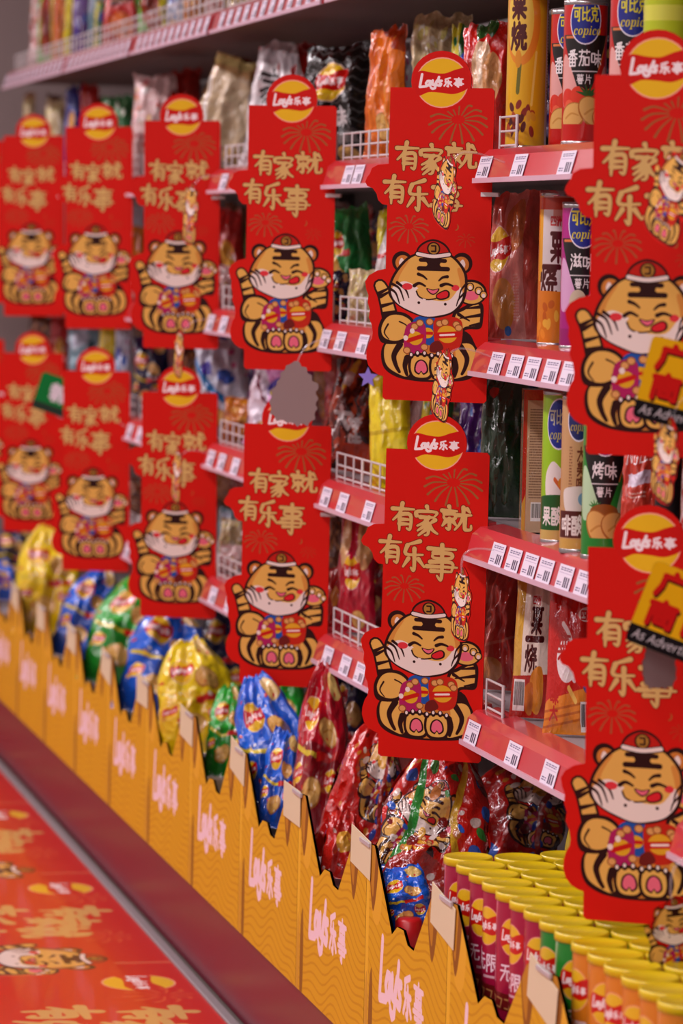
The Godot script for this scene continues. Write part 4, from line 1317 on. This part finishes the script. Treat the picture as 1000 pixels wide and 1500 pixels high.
	# third shelf
	bag("darkgreen", "plain dark green bag beside the kraft carton", 698, 556, 770, 2, {"x": 1.42, "dep": 0.05, "soft": 0.6})
	var p := on_x(785, 690, 1.41)
	var c := thing("snack_carton", "tall kraft carton with printed text and barcode, red edge", "carton", Vector3(p.x, SHELF[2] + 0.001, p.z))
	c.rotation.y = facing(p, -4)
	part("box_body", uv_box(0.042, 0.200, 0.05), M.carton, c)
	can("can_lime", "lime green yoghurt crisp can with a blue badge", 817, 2, 0.0225, 0.207, {"x": 1.385, "v": 700})
	can("can_coffee", "tan coffee crisp can with brown vertical writing", 846, 2, 0.0225, 0.207, {"x": 1.37, "v": 700})
	can("can_green", "green grill crisp can with a dark triangle", 885, 2, 0.029, 0.192, {"x": 1.38, "v": 720})
	bag("pouch", "orange red pouch with white capital letters", 906, 648, 966, 2, {"x": 1.38})
	var dark := can("can_yellow", "dark capped can beside the orange red pouch", 978, 2, 0.016, 0.16, {"x": 1.40, "v": 720, "rel": 120})
	dark.get_node("body").material_override = M.black_cap
	dark.get_node("lid").material_override = M.black_cap
	bag("sweets", "orange packet beside the capped can", 992, 640, 1048, 2, {"x": 1.36})
	bag("flames", "dark brown bag with orange flame print and white writing", 464, 528, 560, 2, {"x": 1.42, "roll": -8})
	bag("yellow", "plain bright yellow bag behind the fence", 543, 552, 612, 2, {"x": 1.40, "roll": 5, "soft": 0.5})
	bag("sweets", "pink packet peeping out above a lower tiger card", 588, 586, 622, 2, {"x": 1.44})
	bag("bluegreen", "lime and green packet behind the lower card emblem", 610, 582, 660, 2, {"x": 1.46})
	bag("purple", "purple and blue foil packet beside the dark green bag", 664, 580, 716, 2, {"x": 1.45})
	bag("redplain", "dark red bag deep behind the flame print bag", 470, 520, 560, 2, {"x": 1.56})
	bag("bluewhite", "white bag with blue ribbon print on the third shelf", 300, 496, 378, 2, {"x": 1.42, "roll": 10})
	bag("pinkwhite", "pink and lilac bag beside the blue ribbon bag", 356, 520, 452, 2, {"x": 1.44, "roll": -4})
	bag("orangechips", "low bag of orange chips behind the fence", 322, 590, 400, 2, {"x": 1.385})
	bag("chipnavy", "round black bag with red edge on the third shelf", 192, 496, 248, 2, {"x": 1.42})
	bag("brown", "grey brown bag beside the round black bag", 248, 500, 306, 2, {"x": 1.5})
	bag("teal", "pale blue bag behind the emblem of a lower card", 96, 482, 150, 2, {"x": 1.42})
	bag("yellow", "narrow yellow green bag beside the pale blue bag", 142, 478, 172, 2, {"x": 1.45})
	bag("bluewhite", "pale grey narrow packet beside the yellow green bag", 166, 486, 192, 2, {"x": 1.42})
	bag("sweetred", "dark red packet beside the pale blue bag", 72, 466, 102, 2, {"x": 1.46})
	bag("brown", "brown packet near the end of the third shelf", 34, 462, 76, 2, {"x": 1.44})
	# fourth shelf
	bag("redplain", "tall glossy dull red bag on the fourth shelf", 700, 826, 760, 3, {"x": 1.44, "dep": 0.06})
	bag("cornpack", "white and yellow corn snack pack with barcode", 748, 850, 812, 3, {"x": 1.40, "rel": 8, "dep": 0.035, "roll": -1, "soft": 0.2})
	bag("fries", "red fries snack pack with barcode and orange fries picture", 796, 870, 884, 3, {"x": 1.37, "rel": 8, "dep": 0.03, "soft": 0.2})
	bag("redplain", "red bag behind a lower tiger card on the fourth shelf", 888, 880, 960, 3, {"x": 1.38})
	bag("pink", "crimson crisp bag with pale chips and emblem", 492, 756, 552, 3, {"x": 1.40})
	bag("chipred", "dark crimson bag behind the crimson crisp bag", 524, 756, 590, 3, {"x": 1.46})
	bag("sweetred", "low red packet behind the fence on the fourth shelf", 478, 832, 504, 3, {"x": 1.385})
	bag("brown", "brown bag deep on the fourth shelf beside the crimson bag", 478, 758, 504, 3, {"x": 1.52})
	bag("tomato", "red bag behind the middle lower card", 600, 790, 690, 3, {"x": 1.46})
	bag("beige", "yellow cream packet on the fourth shelf", 318, 762, 364, 3, {"x": 1.42})
	bag("sweets", "small pink packet under the yellow cream packet", 318, 806, 364, 3, {"x": 1.385})
	bag("teal", "blue grey packet on top behind the cream packet", 318, 748, 348, 3, {"x": 1.48})
	bag("brown", "dark brown bag on the fourth shelf between lower cards", 186, 700, 214, 3, {"x": 1.46})
	# bottom bin: bags
	bag("multi", "clear bag of tiger sweets bulging over the bin edge beside red cans", 530, 1112, 690, 5, {"x": 1.29, "rel": 0, "roll": -12, "dep": 0.08, "name": "sweet_bag", "category": "sweet bag"})
	bag("multi2", "clear bag of tiger sweets next to the crimson chip bag", 458, 1078, 560, 5, {"x": 1.28, "rel": 5, "roll": -12, "dep": 0.08, "name": "sweet_bag", "category": "sweet bag"})
	bag("multi2", "clear red bag of sweets leaning behind the red lidded cans", 650, 1120, 800, 5, {"x": 1.47, "rel": 0, "roll": -16, "dep": 0.09, "name": "sweet_bag", "category": "sweet bag"})
	bag("redplain", "red bag lying at the back of the bin above the tiger sweets", 560, 1095, 700, 5, {"x": 1.52, "rel": 5, "dep": 0.08})
	bag("chipred", "crimson chip bag standing in the yellow bin", 424, 998, 500, 5, {"x": 1.285, "rel": 8, "dep": 0.07})
	bag("chipnavy", "dark navy bag behind the crimson chip bag", 462, 982, 540, 5, {"x": 1.40, "rel": 8})
	bag("chipblue", "bright blue chip bag leaning over the bin beside the crimson one", 372, 1006, 468, 5, {"x": 1.275, "rel": 4, "roll": 14, "dep": 0.08})
	bag("chipgreen", "green chip bag behind the leaning blue one", 344, 990, 436, 5, {"x": 1.36, "rel": 6, "roll": -8})
	bag("chipyellow", "yellow chip bag bulging over the bin", 240, 954, 350, 5, {"x": 1.275, "rel": 0, "roll": 6, "dep": 0.09})
	bag("chipgreen", "green chip bag wedged beside the bulging yellow one", 300, 1020, 362, 5, {"x": 1.265, "rel": 8, "dep": 0.05})
	bag("chipnavy", "dark navy bag behind the bulging yellow one", 282, 898, 366, 5, {"x": 1.42, "rel": 8})
	bag("chipblue", "bright blue chip bag between the yellow and the green bags", 170, 902, 290, 5, {"x": 1.275, "rel": 0, "roll": -10, "dep": 0.09})
	bag("chipgreen", "bright green chip bag between two blue ones", 118, 852, 224, 5, {"x": 1.275, "rel": 0, "roll": -12, "dep": 0.09})
	bag("chipblue", "small blue chip bag hanging over the bin edge", 72, 838, 150, 5, {"x": 1.27, "rel": 4, "roll": -14, "dep": 0.07})
	bag("chipyellow", "tall yellow chip bag near the end of the bin", 24, 786, 118, 5, {"x": 1.28, "rel": 0, "dep": 0.09})
	bag("chipnavy", "dark bag beside the tall yellow chip bag", -14, 780, 56, 5, {"x": 1.36, "rel": 4})
	bag("chipblue", "blue bag at the far end of the bin", -30, 830, 22, 5, {"x": 1.265, "rel": 4})
	bag("chipblue", "small blue sweet packet in the notch below the tiger sweets", 566, 1290, 640, 5, {"x": 1.24, "rel": 0, "dep": 0.045, "roll": 12, "dome": 0.3})
	bag("sweetred", "small red sweet packet in the notch beside the crimson chip bag", 468, 1205, 522, 5, {"x": 1.235, "rel": 0, "dep": 0.045, "roll": -6, "dome": 0.4})
	bag("chipblue", "small blue chip packet in the notch under the leaning blue bag", 376, 1090, 428, 5, {"x": 1.235, "rel": 0, "dep": 0.045, "roll": -6, "dome": 0.4})
	bag("chipyellow", "yellow bag standing behind the red lidded cans", 826, 1168, 890, 5, {"x": 1.46, "rel": 4, "dep": 0.05, "pitch": 0.0})
	# bottom bin: lidded cans in two staggered lines
	var rows := [["lid_red", -4.695, 7, "red crisp can with yellow lid standing in the bin", "red lidded cans in the bin"], ["lid_green", -4.228, 2, "green crisp can with yellow lid beside the red ones", "green lidded cans in the bin"], ["lid_orange", -4.09, 6, "orange crisp can with yellow lid in the bin", "orange lidded cans in the bin"]]
	for r in rows:
		for i in r[2]:
			for line in 3:
				lidded(r[0], r[3], r[4], Vector3(1.248 + line * 0.0665, DECK + 0.001, r[1] + i * 0.0662 + (0.012 if line == 1 else 0.0)))
	# top shelf
	var tops := [["sweets", "pink and white bag at the end of the top shelf", 14, 56, 6], ["snackgreen", "dark green and red bag on the top shelf", 54, 80, -8], ["orange", "narrow orange bag on the top shelf", 76, 96, -14], ["yellow", "narrow amber yellow bag on the top shelf", 93, 114, -12], ["purple", "purple bag beside the amber yellow one on the top shelf", 104, 130, -25], ["teal", "pale bag with blue marks on the top shelf", 128, 142, -8], ["bluegreen", "green and yellow packet beside the large red bag", 136, 158, 4], ["snackred", "large red bag with dark lettering patch on the top shelf", 150, 216, -30], ["snackgreen", "lime green bag with a red brown picture on the top shelf", 200, 246, -26], ["bluewhite", "white and blue packet on the top shelf", 244, 272, -20], ["orangechips", "tan packet on the top shelf behind the fence", 268, 300, -30], ["sweets", "mixed packet on the top shelf beside the tan one", 298, 332, -34], ["beige", "cream packet on the top shelf close to the rail joint", 330, 372, -36], ["sweetgreen", "green packet on the top shelf above the white bag", 370, 412, -40], ["sweetred", "red packet on the top shelf above the black bag", 412, 452, -44], ["brown", "brown packet on the top shelf past the rail joint", 470, 540, -60]]
	for q in tops:
		bag(q[0], q[1], q[2], q[4], q[3], 4, {"x": 1.43})

# the rank of bags at the back of each shelf, seen only in the gaps between the front ones
func back_rank() -> void:
	var kinds := [["chipred", "crimson"], ["sweetred", "red"], ["brown", "brown"], ["chipnavy", "navy"], ["chipgreen", "green"], ["orangechips", "amber"], ["purple", "purple"], ["redplain", "plain red"]]
	var row_name := ["first", "second", "third", "fourth"]
	var rng := RandomNumberGenerator.new()
	rng.seed = 12
	var shapes := []
	for i in 4:
		shapes.append(bag_mesh(0.19, 0.205 + 0.004 * i, 0.08, 900 + i * 13, 0.0, 0.12))
	var firsts := {}
	for b in range(1, 7):
		var wide: float = (JOINT[b] - JOINT[b + 1]) / 4.0
		for row in 4:
			for i in 4:
				var k: Array = kinds[rng.randi() % kinds.size()]
				var at := Vector3(1.735, SHELF[row] + 0.002, JOINT[b] - (i + 0.5) * wide)
				var label := "%s bag in the back rank of the %s shelf" % [k[1], row_name[row]]
				var o: Node3D
				if firsts.has(label):
					o = firsts[label].duplicate()
					o.name = numbered("stock_bag")
					add_child(o)
					o.position = at
				else:
					o = thing("stock_bag", label, "snack bag", at, "back rank of the %s shelf" % row_name[row])
					part("pouch", shapes[rng.randi() % 4], M[k[0]], o)
					firsts[label] = o
				o.rotation.y = -PI / 2 + rng.randf_range(-0.08, 0.08)

func lidded(print_name: String, label: String, group: String, at: Vector3) -> void:
	var o := thing("lidded_can", label, "can", at, group)
	o.rotation.y = facing(at, fmod(absf(at.z) * 577.0, 30.0) - (74.0 if int(round(at.z * 15.1)) % 2 else 40.0))
	var r := 0.031
	var h := 0.168
	if not lid_parts.has(print_name):
		lid_parts[print_name] = lathe([0, 0.003, r * .96, 0.003, r, 0.006, r, h], 28, true, 0.0, h)
		lid_parts.lid = lathe([r, h - 0.009, r * 1.06, h - 0.008, r * 1.065, h - 0.001, r * 1.045, h + 0.002, r * .98, h + 0.002, r * .94, h + 0.0012, 0.0, h + 0.0012], 36)
	part("body", lid_parts[print_name], M[print_name], o)
	part("lid", lid_parts.lid, M.lid, o)

var lid_parts := {}

func uv_box(w: float, h: float, d: float) -> ArrayMesh:
	var st := fresh()
	st.set_smooth_group(-1)
	var x := w * .5
	var z := d * .5
	for f in [[Vector3(-x, 0, z), Vector3(x, 0, z), Vector3(x, h, z), Vector3(-x, h, z)], [Vector3(x, 0, z), Vector3(x, 0, -z), Vector3(x, h, -z), Vector3(x, h, z)], [Vector3(-x, 0, -z), Vector3(-x, 0, z), Vector3(-x, h, z), Vector3(-x, h, -z)], [Vector3(x, 0, -z), Vector3(-x, 0, -z), Vector3(-x, h, -z), Vector3(x, h, -z)], [Vector3(-x, h, z), Vector3(x, h, z), Vector3(x, h, -z), Vector3(-x, h, -z)], [Vector3(-x, 0, -z), Vector3(x, 0, -z), Vector3(x, 0, z), Vector3(-x, 0, z)]]:
		var uv := [Vector2(0, 1), Vector2(1, 1), Vector2(1, 0), Vector2(0, 0)]
		for i in [0, 2, 1, 0, 3, 2]:
			st.set_uv(uv[i])
			st.add_vertex(f[i])
	return done(st)

func signs() -> void:
	sign_board("offer_sign", "yellow and black sign tilted over the upper tiger card", "sign", 1003, 566, -3.92, 0.098, 0.094, -14, -13)
	sign_board("offer_sign", "yellow and black sign tilted over the lower tiger card", "sign", 998, 902, -3.92, 0.100, 0.096, -14, -20)
	sign_board("offer_sign", "small green sign with white writing and dark lower edge", "greensign", 84, 580, -8.5, 0.10, 0.088, -14, -18)
	wobbler("thin tiger wobbler crossing the writing of an upper card", 652, 278, -4.93, 0.075, 0.105, -82, -22)
	wobbler("thin tiger wobbler across the lower edge of an upper card", 648, 562, -4.93, 0.07, 0.105, -82, -16)
	wobbler("thin upright tiger wobbler in front of a lower card", 675, 884, -4.93, 0.07, 0.105, -82, -4)
	wobbler("tiger wobbler crossing the writing of the card behind the yellow sign", 982, 286, -3.93, 0.075, 0.11, -70, -24)
	wobbler("thin tiger wobbler hanging below the upper yellow sign", 974, 672, -3.93, 0.07, 0.10, -84, -14)
	wobbler("colourful tiger wobbler standing over the yellow can lids", 990, 1378, -3.97, 0.072, 0.105, 0, 6)
	wobbler("thin tiger wobbler over the writing of a far upper card", 279, 312, -6.9, 0.07, 0.12, -78, -8)
	wobbler("thin tiger wobbler above the emblem of a far lower card", 262, 517, -6.9, 0.06, 0.095, -84, -10)
	wobbler("thin tiger wobbler across the writing of a far lower card", 259, 695, -6.9, 0.06, 0.11, -84, -10)
	wobbler("grey back of a die-cut wobbler over a lower card emblem", 431, 577, -5.9, 0.082, 0.108, -8, 0, true)
	wobbler("grey brown back of a wobbler under the lower yellow sign", 964, 968, -3.97, 0.05, 0.07, 20, 12, true)
	var cap := thing("bottle_cap", "small red cap lying in a notch of the yellow bin front", "cap", Vector3(1.232, DECK + 0.001, on_x(598, 1385, 1.232).z))
	part("shell", lathe([0, 0.0, 0.019, 0.0, 0.021, 0.004, 0.0195, 0.036, 0.016, 0.04, 0.0, 0.041], 8), M.rail_top, cap)
	# a small star-shaped hanger
	var o := thing("star_hanger", "small violet star hanger beside the yellow bag", "hanger", on_x(539, 553, 1.335))
	o.rotation.y = facing(o.position, 20)
	var out := PackedVector2Array()
	for i in 10:
		var a := PI / 2 + i * PI / 5
		out.append(Vector2(cos(a), sin(a)) * (0.017 if i % 2 == 0 else 0.008))
	part("star", extrude(out, 0.002, Vector2(-1, 1), Vector2(1, -1)), M.star, o)
